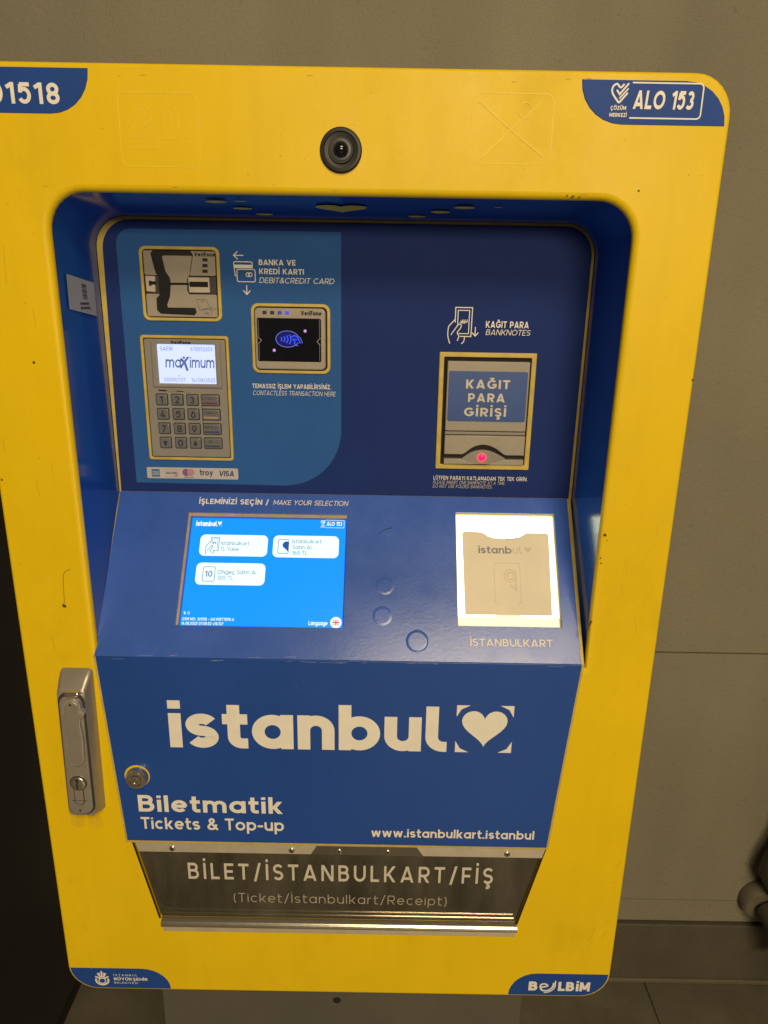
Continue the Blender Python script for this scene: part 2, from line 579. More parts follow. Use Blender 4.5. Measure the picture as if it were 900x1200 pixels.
def glyph(c, w, X=0.73):
    """-> list of ('P'|'O'|'D', points), advance width; cap height 1, x-height X, stroke w"""
    h = w / 2
    T, B = 1 - h, h
    R = []
    V = lambda x, a, b: R.append(('P', [(x, a), (x, b)]))
    Hh = lambda a, b, y: R.append(('P', [(a, y), (b, y)]))
    D = lambda a, b, cx, d: R.append(('D', [(a, b), (cx, d)]))
    P = lambda p: R.append(('P', p))
    O = lambda cx, cy, rx, ry: R.append(('O', arc(cx, cy, rx, ry, 0, 348, 29)))
    dots = {'Ü': 'U', 'Ö': 'O', 'ü': 'u', 'ö': 'o'}
    if c in dots:
        r, wd = glyph(dots[c], w, X)
        y = (1 if c.isupper() else X) + 0.10
        s = max(w, 0.1) * 0.55
        for x in (wd * 0.32, wd * 0.68):
            r.append(('P', [(x - s, y + s * .6), (x + s, y + s * .6)]))
        return r, wd
    if c in 'ŞÇşç':
        r, wd = glyph({'Ş': 'S', 'Ç': 'C', 'ş': 's', 'ç': 'c'}[c], w, X)
        m = wd / 2
        r.append(('P', spline([(m, .0), (m + .02, -.08), (m + .10, -.14), (m + .05, -.24), (m - .10, -.25)])))
        return r, wd
    if c == 'Ğ':
        r, wd = glyph('G', w, X)
        r.append(('P', arc(wd / 2, 1.26, .17, .14, 200, 340)))
        return r, wd
    if c == 'İ':
        V(h, 0, 1)
        V(h, 1.12, 1.12 + w * 1.05)
        return R, w
    wd = {'A': .9, 'B': .72, 'C': .86, 'D': .84, 'E': .63, 'F': .61, 'G': .92, 'H': .8, 'I': w, 'J': .55, 'K': .78,
          'L': .58, 'M': .98, 'N': .82, 'O': 1.0, 'P': .70, 'Q': 1.0, 'R': .74, 'S': .68, 'T': .70, 'U': .80, 'V': .88,
          'W': 1.3, 'X': .8, 'Y': .82, 'Z': .72}.get(c)
    if c == 'A':
        D(h * 1.15, 0, wd / 2, 1); D(wd - h * 1.15, 0, wd / 2, 1); Hh(.2 * wd, .8 * wd, .22 + h * .3)
    elif c == 'B':
        m = .53
        V(h, 0, 1)
        ry = (T - m) / 2; cx = wd * .93 - h - ry
        P([(h, T), (cx, T)] + arc(cx, (T + m) / 2, ry, ry, 90, -90) + [(h, m)])
        ry = (m - B) / 2; cx = wd - h - ry
        P([(h, m), (cx, m)] + arc(cx, (m + B) / 2, ry, ry, 90, -90) + [(h, B)])
    elif c == 'C':
        P(arc(wd / 2 + .04, .5, wd / 2 + .04 - h, .5 - h, 44, 316))
    elif c == 'D':
        rx = (.5 - h) * .98; cx = wd - h - rx
        V(h, 0, 1); P([(h, T), (cx, T)] + arc(cx, .5, rx, .5 - h, 90, -90) + [(h, B)])
    elif c == 'E':
        V(h, 0, 1); Hh(h, wd, T); Hh(h, wd * .92, .5); Hh(h, wd, B)
    elif c == 'F':
        V(h, 0, 1); Hh(h, wd, T); Hh(h, wd * .92, .47)
    elif c == 'G':
        P(arc(wd / 2 + .03, .5, wd / 2 + .03 - h, .5 - h, 44, 335)); Hh(wd * .55, wd, .46); V(wd - h, .2, .46)
    elif c == 'H':
        V(h, 0, 1); V(wd - h, 0, 1); Hh(h, wd - h, .5)
    elif c in 'Iı|' and c == 'I':
        V(h, 0, 1)
    elif c == 'J':
        r = wd / 2 - h
        P([(wd - h, 1), (wd - h, B + r)] + arc(wd / 2, B + r, r, r, 0, -150))
    elif c == 'K':
        V(h, 0, 1); D(h + .10, .38, wd - h * 1.3, 1); D(.30, .52, wd - h * 1.2, 0)
    elif c == 'L':
        V(h, 0, 1); Hh(h, wd, B)
    elif c == 'M':
        V(h, 0, 1); V(wd - h, 0, 1); D(h * 1.15, 1, wd / 2, .18); D(wd - h * 1.15, 1, wd / 2, .18)
    elif c == 'N':
        V(h, 0, 1); V(wd - h, 0, 1); D(h * 1.2, 1, wd - h * 1.2, 0)
    elif c in 'OQ':
        O(wd / 2, .5, wd / 2 - h, .5 - h)
    elif c in 'PR':
        m = .40 if c == 'P' else .43
        V(h, 0, 1)
        ry = (T - m) / 2; cx = wd - h - ry
        P([(h, T), (cx, T)] + arc(cx, (T + m) / 2, ry, ry, 90, -90) + [(h, m)])
        if c == 'R':
            D(wd * .48, m, wd - h * 1.2, 0)
    elif c in 'Ss':
        t = T if c == 'S' else X - h
        wd = wd or .58
        ry = (t - B) / 4; rx = wd / 2 - h; m = (t + B) / 2
        P(arc(wd / 2, t - ry, rx, ry, 28, 270) + arc(wd / 2, B + ry, rx, ry, 90, -152)[1:])
    elif c == 'T':
        V(wd / 2, 0, 1); Hh(0, wd, T)
    elif c == 'U':
        r = wd / 2 - h
        P([(h, 1), (h, B + r)] + arc(wd / 2, B + r, r, r, 180, 360) + [(wd - h, 1)])
    elif c == 'V':
        D(h * 1.15, 1, wd / 2, 0); D(wd - h * 1.15, 1, wd / 2, 0)
    elif c == 'W':
        a = [h * 1.1, wd * .28, wd / 2, wd * .72, wd - h * 1.1]
        for i in range(4):
            D(a[i], 1 - i % 2, a[i + 1], 1 - (i + 1) % 2)
    elif c == 'X':
        D(h * 1.3, 0, wd - h * 1.3, 1); D(h * 1.3, 1, wd - h * 1.3, 0)
    elif c == 'Y':
        D(h * 1.2, 1, wd / 2, .42); D(wd - h * 1.2, 1, wd / 2, .42); V(wd / 2, 0, .46)
    elif c == 'Z':
        Hh(0, wd, T); Hh(0, wd, B); D(h * 1.4, B, wd - h * 1.4, T)
    elif c in 'abdgopq':
        wd = .74 if c != 'o' else .76
        y = X / 2
        O(wd / 2, y, wd / 2 - h, y - h)
        if c == 'a': V(wd - h, 0, X)
        if c == 'b': V(h, 0, 1)
        if c == 'd': V(wd - h, 0, 1)
        if c == 'p': V(h, -.27, X)
        if c == 'q': V(wd - h, -.27, X)
        if c == 'g':
            P([(wd - h, X), (wd - h, -.03)] + arc(wd / 2, -.03, wd / 2 - h, .24 - h, 0, -150))
    elif c == 'c':
        wd = .66
        P(arc(wd / 2 + .03, X / 2, wd / 2 + .03 - h, X / 2 - h, 46, 314))
    elif c == 'e':
        wd = .72
        P(arc(wd / 2, X / 2, wd / 2 - h, X / 2 - h, 0, 318)); Hh(h, wd - h * .6, X / 2)
    elif c == 'f':
        wd = .44
        P([(.12 + h, 0), (.12 + h, .8)] + arc(.12 + h + .16, .84 - h + .0, .16, .16, 180, 80)); Hh(0, wd, X - h)
    elif c in 'hnmru':
        wd = .66 if c in 'hnu' else (.40 if c == 'r' else 1.06)
        if c == 'h': V(h, 0, 1)
        elif c == 'u': V(wd - h, 0, X)
        else: V(h, 0, X)
        if c in 'hn':
            r = wd / 2 - h
            P([(h, X * .4)] + arc(wd / 2, X - h - r, r, r, 180, 0) + [(wd - h, 0)])
        elif c == 'u':
            r = wd / 2 - h
            P([(h, X)] + arc(wd / 2, h + r, r, r, 180, 360) + [(wd - h, X * .6)])
        elif c == 'r':
            r = .30 - h * .3
            P([(h, X * .35)] + arc(h + r, X - h - r, r, r, 180, 88))
        else:
            r = (wd / 2 - h) / 2
            for k in (0, 1):
                cx = h + r + k * 2 * r
                P([(cx - r, X * .4)] + arc(cx, X - h - r, r, r, 180, 0) + [(cx + r, 0)])
    elif c in 'iı':
        wd = w
        V(h, 0, X)
        if c == 'i': V(h, X + .10, X + .10 + w * .80)
    elif c == 'j':
        wd = w + .08
        P([(wd - h, X), (wd - h, -.1)] + arc(wd - h - .12, -.1, .12, .12, 0, -80)); V(wd - h, X + .1, X + .1 + w)
    elif c == 'k':
        wd = .64
        V(h, 0, 1); D(h + .10, .27, wd - h * 1.4, X); D(.26, .38, wd - h * 1.2, 0)
    elif c == 'l':
        wd = w
        V(h, 0, 1)
    elif c == 'ł':      # l with a foot
        r = .10 + h
        wd = w + .16
        P([(h, 1), (h, B + r)] + arc(h + r, B + r, r, r, 180, 270) + [(wd, B)])
    elif c == 't':
        wd = .45
        r = .10 + h * .4
        P([(.09 + h, .96), (.09 + h, B + r)] + arc(.09 + h + r, B + r, r, r, 180, 270) + [(wd, B)])
        Hh(0, wd, X - h)
    elif c == 'v':
        wd = .68
        D(h * 1.2, X, wd / 2, 0); D(wd - h * 1.2, X, wd / 2, 0)
    elif c == 'w':
        wd = 1.02
        a = [h * 1.2, wd * .28, wd / 2, wd * .72, wd - h * 1.2]
        for i in range(4):
            D(a[i], X * (1 - i % 2), a[i + 1], X * (1 - (i + 1) % 2))
    elif c == 'x':
        wd = .64
        D(h * 1.3, 0, wd - h * 1.3, X); D(h * 1.3, X, wd - h * 1.3, 0)
    elif c == 'y':
        wd = .68
        D(h * 1.2, X, wd / 2 + .02, 0); D(wd - h * 1.2, X, wd * .28, -.27)
    elif c == 'z':
        wd = .58
        Hh(0, wd, X - h); Hh(0, wd, B); D(h * 1.4, B, wd - h * 1.4, X - h)
    elif c == '0':
        wd = .72
        O(wd / 2, .5, wd / 2 - h, .5 - h)
    elif c == '1':
        wd = .36 + h * .4
        V(wd - h, 0, 1); P([(.0, .76), (wd - h, T + h * .3)])
    elif c == '2':
        wd = .64
        P(arc(wd / 2, .70, wd / 2 - h, .30 - h, 165, -35) + [(h * 1.6, B)]); Hh(0, wd, B)
    elif c == '3':
        wd = .64
        ry = (T - B) / 4
        P(arc(wd / 2 - .02, T - ry, wd / 2 - h - .02, ry, 150, -90)); P(arc(wd / 2 - .02, B + ry, wd / 2 - h + .02, ry, 90, -150))
    elif c == '4':
        wd = .74
        D(wd * .62, 1, h * 1.2, .26); Hh(h * .8, wd, .25); V(wd * .70, 0, .55)
    elif c == '5':
        wd = .64
        Hh(.10, wd * .93, T); P([(.13, T), (.10, .52)])
        ry = .30
        P([(.10, .56)] + arc(wd / 2 - .03, B + ry, wd / 2 - h + .03, ry, 120, -150))
    elif c in '69':
        wd = .68
        pts = arc(wd / 2, B + .30, wd / 2 - h, .30, 180, -180)
        st = spline([(wd * .66, 1 - h * .4), (wd * .3, .72), (h, B + .30)])
        if c == '9':
            pts = [(wd - x, 1 - y) for x, y in pts]
            st = [(wd - x, 1 - y) for x, y in st]
        P(pts); P(st)
    elif c == '7':
        wd = .64
        Hh(0, wd, T); D(wd - h * 1.3, T, wd * .30, 0)
    elif c == '8':
        wd = .66
        ry = (T - B) / 4
        O(wd / 2, T - ry, wd / 2 - h - .02, ry); O(wd / 2, B + ry, wd / 2 - h, ry)
    elif c == '.':
        wd = w * 1.1; Hh(0, wd, h)
    elif c == ',':
        wd = w * 1.1; P([(h * 1.2, w), (h * .5, -w)])
    elif c == ':':
        wd = w * 1.1; Hh(0, wd, h); Hh(0, wd, .6)
    elif c == '/':
        wd = .5; D(h, -.1, wd - h, 1.06)
    elif c == '-':
        wd = .42; Hh(0, wd, .38)
    elif c == '&':
        wd = .82
        P([(.80, .02), (.26, .64)]); P(spline([(.28, .62), (.20, .78), (.30, T - .01), (.44, T - .01), (.53, .78), (.46, .64), (.22, .46), (h, .27), (.18, B + .02), (.36, B), (.56, .15), (.72, .48)], 8))
    elif c in '()':
        wd = .26
        p = arc(.42, .42, .36, .66, 125, 235)
        if c == ')':
            p = [(wd - x, y) for x, y in p]
        P(p)
    elif c == '%':
        wd = .8
        D(.15, 0, .65, 1); O(.2, .75, .14, .17); O(.6, .25, .14, .17)
    elif c == '>':
        wd = .6; P([(.05, .7), (.5, .4), (.05, .1)])
    elif c == '▼':
        wd = .6
        D(.30, .1, .1, .7); D(.30, .1, .5, .7); D(.30, .1, .3, .7); Hh(.08, .52, .68)
    elif c == '▲':
        wd = .6
        D(.30, .8, .1, .2); D(.30, .8, .5, .2); D(.30, .8, .3, .2); Hh(.08, .52, .22)
    else:
        wd = .34     # space
    return R, wd


class Ink:
    """flat printed strokes on a plane, each a hair above the last so none are coplanar"""
    def __init__(s, mb, F, n=0.35, step=0.012):
        s.mb, s.F, s.n, s.step = mb, F, n, step

    def _n(s):
        s.n += s.step
        return s.n

    def ribbon(s, pts, w, m, closed=False, tf=None):
        P = [Vector(p) for p in pts]
        P = [p for i, p in enumerate(P) if i == 0 or (p - P[i - 1]).length > 1e-5]
        k = len(P)
        if k < 2:
            return
        Lf, Rt = [], []
        for i in range(k):
            if closed:
                d0, d1 = (P[i] - P[i - 1]).normalized(), (P[(i + 1) % k] - P[i]).normalized()
            else:
                d0 = (P[i] - P[i - 1]).normalized() if i else (P[1] - P[0]).normalized()
                d1 = (P[i + 1] - P[i]).normalized() if i < k - 1 else d0
            n0, n1 = Vector((-d0.y, d0.x)), Vector((-d1.y, d1.x))
            o = (n0 + n1) * (w / 2 / max(0.35, 1 + n0.dot(n1)))
            Lf.append(P[i] + o)
            Rt.append(P[i] - o)
        if closed:
            Lf.append(Lf[0]); Rt.append(Rt[0])
        z = s._n()
        tf = tf or (lambda p: p)
        e = s.step * .25 / max(1, len(Lf))
        L2 = [s.F(*tf(p), z + e * i) for i, p in enumerate(Lf)]
        R2 = [s.F(*tf(p), z + e * i) for i, p in enumerate(Rt)]
        s.mb.loft([L2, R2], m, closed=False, smooth=False)

    def line(s, pts, w, m, closed=False):
        s.ribbon(pts, w, m, closed)

    def poly(s, pts, m):
        z = s._n()
        s.mb.face([s.F(p[0], p[1], z) for p in pts], m)

    def text(s, txt, x0, z0, cap, m, w=0.16, x1=None, track=0.13, slant=0.0, X=0.73, rise=0.0, mats=None):
        items, x = [], 0.0
        for c in txt:
            R, wd = glyph(c, w, X)
            items.append((R, x))
            x += wd + track
        tot = x - track
        sx = cap if x1 is None else (x1 - x0) / tot
        for i, (R, gx) in enumerate(items):
            mm = mats[i] if mats else m
            tf = lambda p: (x0 + (p[0] + gx + slant * p[1]) * sx, z0 + p[1] * cap + rise * (p[0] + gx) * sx)
            for kind, pts in R:
                if kind == 'D':
                    (a, b), (c, d) = pts
                    ln = math.hypot(c - a, d - b)
                    k = w / 2 * ln / max(1e-6, abs(d - b))
                    z = s._n()
                    s.mb.face([s.F(*tf(q), z) for q in ((a - k, b), (a + k, b), (c + k, d), (c - k, d))], mm)
                else:
                    s.ribbon(pts, w, mm, kind == 'O', tf)
        return tot * sx


def heart(cx, cz, w, h, n=40):
    out = []
    for i in range(n):
        t = 2 * math.pi * i / n
        x = 16 * math.sin(t) ** 3
        y = 13 * math.cos(t) - 5 * math.cos(2 * t) - 2 * math.cos(3 * t) - math.cos(4 * t)
        out.append((cx + x / 32 * w, cz + (y + 2.5) / 29 * h))
    return out


def empty(name, loc=(0, 0, 0), parent=None):
    o = bpy.data.objects.new(name, None)
    o.empty_display_size = 0.05
    C.objects.link(o)
    o.location = loc
    if parent:
        o.parent = parent
    return o


def tag(o, label, cat, kind=None, group=None):
    o['label'] = label
    o['category'] = cat
    if kind:
        o['kind'] = kind
    if group:
        o['group'] = group


# ------------------------------------------------------------------ setting: floor and wall
FLOOR_Z = -1409
fl = MB()
tw, td = 620, 620
xs = [627 + tw * k for k in range(-5, 6)]
ys = [498 - td * k for k in range(0, 7)]
sub = MB()
for i in range(len(xs) - 1):
    for j in range(len(ys) - 1):
        F = Frame((0, 0, FLOOR_Z), (1, 0, 0), (0, 1, 0), (0, 0, 1))
        solid(sub, F, rect(xs[i] + 1.2, ys[j + 1] + 1.2, xs[i + 1] - 1.2, ys[j] - 1.2), 0, -8, 0, 'floor', bevel=1.0, bs=2)
F = Frame((0, 0, FLOOR_Z), (1, 0, 0), (0, 1, 0), (0, 0, 1))
sheet(sub, F, rect(-9000, -9000, 9000, 700), -3.5, 'plinth')
floor = sub.build("floor")
floor['kind'] = 'structure'
floor['label'] = 'speckled brown granite floor tiles in front of the wall'
floor['category'] = 'floor'

wall = empty("station_wall", (0, 0.5, FLOOR_Z * MM))
tag(wall, 'plain olive grey plaster wall with dark granite plinth behind the yellow machine', 'wall')


def child_build(mb, name, parent, label=None):
    o = mb.build(name, None, label)
    o.parent = parent
    o.matrix_parent_inverse = Matrix.Translation(-Vector(parent.location))
    return o


w = MB()
solid(w, WALLF, rect(-4000, -618.6, 4000, 1900), 0, -60, 0, 'wall', bevel=1.5, bs=2)
solid(w, WALLF, rect(-4000, -1190.2, 4000, -621.4), 0, -60, 0, 'wall', bevel=1.5, bs=2)
solid(w, WALLF, rect(-4000, -1246, 4000, -1192.6), 0, -60, -1, 'wall', bevel=1.0, bs=2)
sheet(w, WALLF, rect(-4000, -1409, 4000, 1890), -7, 'gap')
child_build(w, "wall_panel", wall)
w = MB()
solid(w, WALLF, rect(-4000, -1394, 4000, -1250), 0, -60, 7, 'plinth', bevel=3, bs=3)
child_build(w, "plinth", wall)
w = MB()
solid(w, WALLF, rect(-4000, -1409, 4000, -1397), 0, -60, 9, 'cove', bevel=4, bs=3)
child_build(w, "cove", wall)

# ------------------------------------------------------------------ the ticket machine
TM = empty("ticket_machine", (0, 0, 0))
tag(TM, 'yellow and blue ticket vending machine with lit screen, keypad and steel tray', 'ticket machine')

# --- frame
OPEN = [(-261, -380), (267, -380), (268.5, 87), (-261, 87)]
TRAYH = [(-219, -731), (217, -731), (243.5, -617), (-242.5, -617)]
mb = MB()
solid(mb, FRONT, rect(-340.5, -846, 340.5, 188.5), [36, 36, 34, 34], -42, 0, 'yellow', bevel=3.2,
      holes=[(OPEN, [0, 0, 34, 34], 6.0, -7.0), (TRAYH, [2, 2, 2, 2], 1.0)], bs=5)
ink = Ink(mb, FRONT, 0.12, 0.004)
# ghost outlines of stickers that were peeled off
for (x0, z0, x1, z1) in ((-189, 108, -120, 166), (117, 115, 187, 170)):
    ink.line([tuple(p) for p in rpoly(rect(x0, z0, x1, z1), 7)], 1.2, 'ghost', True)
ink.line(spline([(-181, 139), (-176, 150), (-166, 153), (-160, 150), (-166, 141), (-176, 134)]), 1.0, 'ghost')
ink.line(spline([(-170, 138), (-162, 144), (-160, 150)]), 1.0, 'ghost')
for k in range(3):
    ink.line(arc(-158 + 5 * k, 145, 9 + k, 9 + 2 * k, -45, 45), 0.9, 'ghost')
for z, n in ((131, 13), (123, 9)):
    for i in range(n):
        x = -181 + i * 3.4
        ink.line([(x, z - 1.2), (x + 2.0, z + random.uniform(-.5, 1.2))], 1.0, 'ghost')
ink.line([(122, 164), (150, 143), (181, 121)], 1.6, 'ghost')
ink.line([(126, 119), (150, 141), (176, 163)], 1.6, 'ghost')
ink.line(arc(163, 157, 6, 6, 0, 330), 1.0, 'ghost')
for x0, x1, z0 in ((-311, -297, -596), (-290, -276, -596)):
    for i in range(5):
        ink.line(spline([(x0 + i * 3, -581), (x0 + i * 3 + .6, z0 + 4), (x0 + i * 3 + 1, z0 - 3 + abs(i - 2) * 2)]), 3.4, 'rub')
# chips and scratches where the photo shows them
for (x, z, r) in ((-289, -316.2, 2.6), (272.2, -227.3, 1.9), (275, -233, .6), (270.4, -252.3, 0.9), (271.6, -258.0, 0.9),
                  (-289, -64, 1.6), (-336, -180, 1.4), (268, 95, 1.2), (210, 89.5, 1.3), (205, 90, .8), (216, 89, .8), (339, -70, 1.1)):
    pts = [(x + r * random.uniform(.6, 1.1) * math.cos(a), z + r * random.uniform(.6, 1.3) * math.sin(a))
           for a in [k * math.pi / 4 for k in range(8)]]
    ink.poly(pts, 'dirt')
ink.line(spline([(-288.4, -313), (-287.5, -300), (-287, -290), (-285, -279), (-278, -274.5)]), 0.45, 'dirt')
ink.line([(268, -323), (265.5, -330), (266, -334)], 2.0, 'dirt')
for i in range(12):
    x, z = random.uniform(-300, 320), random.choice((random.uniform(178, 183), random.uniform(88, 93)))
    l = random.uniform(1, 7)
    ink.line([(x, z), (x + l, z + random.uniform(-.3, .3))], random.uniform(.2, .5), 'smudge')
for i in range(20):
    x = random.uniform(285, 330); z = random.uniform(-800, -100)
    ink.line([(x, z), (x + random.uniform(-6, 6), z + random.uniform(8, 26))], 0.35, 'ghost')
for i in range(12):
    x = random.uniform(-330, -275); z = random.uniform(-790, 100)
    ink.line([(x, z), (x + random.uniform(-2, 2), z - random.uniform(8, 40))], 0.5, 'smudge')
FR = mb.build("frame", TM)

# --- cabinet behind the frame, pedestal
mb = MB()
solid(mb, FRONT, rect(-318, -838, 318, 172), 2, -121, -42.5, 'charcoal', holes=[(rect(-314, -834, 314, 168), 1, 0)])
box(mb, -318, 318, 121.5, 470, -838, 172, 'charcoal')
mb.build("cabinet", TM)
mb = MB()
solid(mb, FRONT, rect(-237.5, FLOOR_Z + 0.5, 241, -840), 3, -470, -30, 'ped', bevel=2)
lathe(mb, FRONT, -5, -895, [(5.4, -30.2), (5.4, -29.8), (4.6, -29.6)], 'gap', 16)
mb.build("pedestal", TM)

# --- corner badges
def leaf(cx0, z0, cx1, z1, rx, rz, style):
    """blue leaf with two opposite round corners; style 'up' rounds top right and bottom left"""
    x0, x1 = cx0, cx1
    if style == 'up':
        return ([(x0, z1)] + arc(x0 + rx, z0 + rz, rx, rz, 180, 270) + [(x1, z0)] + arc(x1 - rx, z1 - rz, rx, rz, 0, 90))
    return (arc(x0 + rx, z1 - rz, rx, rz, 90, 180) + [(x0, z0)] + arc(x1 - rx, z0 + rz, rx, rz, 270, 360) + [(x1, z1)])


def badge(pts, label):
    mb = MB()
    cx = sum(p[0] for p in pts) / len(pts); cz = sum(p[1] for p in pts) / len(pts)
    k = 1.012
    o = [FRONT(cx + (x - cx) * k, cz + (z - cz) * k, 0.05) for x, z in pts]
    i = [FRONT(x, z, 0.5) for x, z in pts]
    mb.loft([o, i], 'badge', smooth=False)
    mb.face(i, 'badge')
    return mb.build("corner_badge", TM, label)


def lettering(parent, fn, F, name="lettering", n=0.7, step=0.005):
    mb = MB()
    fn(Ink(mb, F, n, step))
    return mb.build(name, parent)


def tiny_heart_check(ink, cx, cz, s, m, lw):
    """heart outline that ends in a tick"""
    ink.line(spline([(cx - .02 * s, cz - .5 * s), (cx - .42 * s, cz - .02 * s), (cx - .44 * s, cz + .3 * s), (cx - .22 * s, cz + .46 * s), (cx, cz + .28 * s),
                     (cx + .2 * s, cz + .46 * s)]), lw, m)
    ink.line([(cx - .02 * s, cz - .5 * s), (cx + .44 * s, cz + .02 * s)], lw, m)
    ink.line([(cx - .2 * s, cz + .16 * s), (cx - .02 * s, cz - .06 * s), (cx + .46 * s, cz + .5 * s)], lw, m)
    ink.line([(cx - .02 * s, cz - .28 * s), (cx + .46 * s, cz + .24 * s)], lw * .8, m)


def alo(ink, x0, z0, m, s=1.0):
    """the ALO 153 call-centre mark; s = size of one badge millimetre"""
    tiny_heart_check(ink, x0 + 7.6 * s, z0 + 22.5 * s, 15 * s, m, 1.5 * s)
    ink.text("ÇÖZÜM", x0 + .6 * s, z0 + 9.6 * s, 3.0 * s, m, .2, x0 + 14 * s)
    ink.text("MERKEZİ", x0 + .2 * s, z0 + 4.2 * s, 3.0 * s, m, .2, x0 + 15 * s)
    ink.text("ALO 153", x0 + 19.5 * s, z0 + 10.5 * s, 14.2 * s, m, .2, x0 + 71 * s, slant=.10)
    ink.line([(x0 + 17.5 * s, z0 + 30.5 * s)] + [(x0 + 75 * s, z0 + 30.5 * s)] +
             arc(x0 + 75 * s, z0 + 27 * s, 3.5 * s, 3.5 * s, 90, 0, 5) + arc(x0 + 75 * s, z0 + 7 * s, 3.5 * s, 3.5 * s, 0, -90, 5)
             + [(x0 + 17.5 * s, z0 + 3.5 * s)], 1.2 * s, m)


b = badge(leaf(210, 147.6, 335, 181.4, 37, 33.6, 'up'), 'blue call centre badge with ALO 153')
lettering(b, lambda k: alo(k, 235.0, 149.0, 'white', 1.0), FRONT)
b = badge(leaf(-334, 148.6, -213, 183.5, 35, 34.5, 'down'), 'blue badge with the machine number in cream')
lettering(b, lambda k: k.text("301518", -313.5, 155.6, 16.4, 'white', .19, -238.5, track=.2), FRONT)
b = badge(leaf(-338, -844.2, -214, -811.0, 36, 33, 'up')[0:0] or
          ([(-337.4, -811.2)] + arc(-303.6, -809.6, 33.4, 33.0, 184, 270) + [(-214, -842.6)] + arc(-249, -842.6, 35, 31.4, 0, 90)),
          'blue badge with a tulip crest and municipality name')


def crest(k):
    cx, cz = -299, -829
    for a in range(-70, 71, 35):
        r = math.radians(a + 90)
        k.line([(cx + 3 * math.cos(r), cz + 1 + 3 * math.sin(r)), (cx + 11 * math.cos(r) * .8, cz + 1 + 11.5 * math.sin(r))], 2.2, 'white')
    k.line(arc(cx, cz - 1, 7.8, 7.4, 160, 380), 2.4, 'white')
    k.line(arc(cx, cz - 2, 4.2, 4.2, 0, 350), 1.4, 'white')
    for i, x in enumerate((-2.6, 0, 2.6)):
        k.line([(cx + x, cz + 2), (cx + x, cz + 14.5 - abs(x) * 1.2)], 1.0, 'white')
    k.text("İSTANBUL", -284, -822.6, 2.8, 'white', .14, -254, track=.45)
    k.text("BÜYÜKŞEHİR", -284, -829.6, 4.4, 'white', .2, -241.5)
    k.text("BELEDİYESİ", -284, -834.8, 2.8, 'white', .14, -254, track=.35)


lettering(b, crest, FRONT)
b = badge(arc(303.6, -809.2, 33.6, 33.4, 270, 362) + arc(249.5, -842.6, 34.5, 34.6, 90, 180), 'blue badge with the operator name in cream')


def belbim(k):
    k.text("B", 239.2, -835.0, 14.8, 'white', .25, 250.4)
    k.line(spline([(254, -830), (255, -825), (260, -824), (263, -827), (258, -829), (254.5, -830), (257, -834.5), (264, -834.5), (269.5, -829), (270.5, -822)]), 2.3, 'white')
    k.line(spline([(259, -838), (266, -836.5), (272, -830), (272.5, -818.5)]), 1.6, 'white')
    k.text("LB", 276.5, -835.0, 14.8, 'white', .25, 296.8, track=.1)
    k.text("iM", 299, -835.0, 14.8, 'white', .25, 316.5, track=.1, X=.82)


lettering(b, belbim, FRONT)

# --- camera lens
mb = MB()
lathe(mb, FRONT, 3.6, 123.4, [(18.4, 0), (18.4, 2.2), (17.4, 3.2), (15.0, 3.4), (14.6, 1.6), (11.2, 1.2), (10.6, 3.2)], 'black')
L = mb.build("camera_lens", TM)
mb = MB()
lathe(mb, FRONT, 3.6, 123.4, [(9.2, 3.0), (8.8, 4.2), (7.0, 4.4), (6.6, 3.6)], 'charcoal')
lathe(mb, FRONT, 3.6, 123.4, [(6.4, 3.4), (6.0, 5.6), (4.4, 7.4), (2.4, 8.3), (.5, 8.6)], 'glass_blk')
mb.build("lens_dome", L)

# --- niche lining (side walls and ceiling)
mb = MB()
fo = [(-260.2, -352), (-260.2, 86.2)], [(267.6, 86.2), (267.6, -352)]
fpts = rpoly([(-262.0, -400), (268.0, -400), (269.4, 88.0), (-262.0, 88.0)], [0, 0, 33, 33], 0, 10)
bpts = rpoly([(-264, -400), (266, -400), (266, 78.5), (-264, 78.5)], [0, 0, 33, 33], 0, 10)
fpts, bpts = fpts[1:] + fpts[:1], bpts[1:] + bpts[:1]
loops = []
for k in range(5):
    t = k / 4
    y = 6.5 + (114.6 - 6.5) * t
    loops.append([Vector((a.x + (b_.x - a.x) * t, y, a.y + (b_.y - a.y) * t)) * MM for a, b_ in zip(fpts, bpts)])
mb.loft(loops, 'blue', closed=False)
NL = mb.build("niche_lining", TM)
CEIL = Frame((0, 0, 87.0), (1, 0, 0), (0, 1, -0.072), (0, -0.07, -1))
mb = MB()
Ink(mb, CEIL, 0.5, 0.02).poly([(x, 108 - z) for x, z in heart(0.5, 50, 50, 36)], 'yellow_pale')
mb.build("heart_decal", NL)
for x, z, rx, rz in ((75, 90, 9, 5), (97, 65, 9.5, 6), (118, 42, 10, 6), (-80, 92, 9, 5), (-97, 64, 9.5, 5), (-116, 34, 10, 5.5), (-92, 30, 6, 2), (150, 38, 4, 1.2)):
    mb = MB()
    Ink(mb, CEIL, 0.5, 0.02).poly(arc(x, z, rx, rz, 0, 340, 18), 'yellow_pale')
    mb.build("ceiling_decal", NL)
SIDEW = Frame((-261.8, 0, 0), (0, 1, 0), (0, 0, 1), (1, 0, 0))
mb = MB()
lab = [(26, -15), (91.5, -23), (92, 10.5), (27, 17.5)]
ink = Ink(mb, SIDEW, 0.8, 0.02)
ink.poly(lab, 'label')
for i in range(10):
    z = 8.5 - i * 1.5
    ink.line([(60, z), (71, z - 1)], random.choice((.6, .9, 1.1)), 'black')
for r, (y0, y1) in enumerate(((52, 74), (52, 76))):
    z = -10 - r * 4.2
    for i in range(7):
        y = y0 + i * (y1 - y0) / 7
        ink.line([(y, z), (y + 2.2, z - .2)], 2.2, 'black')
mb.build("barcode_label", NL)

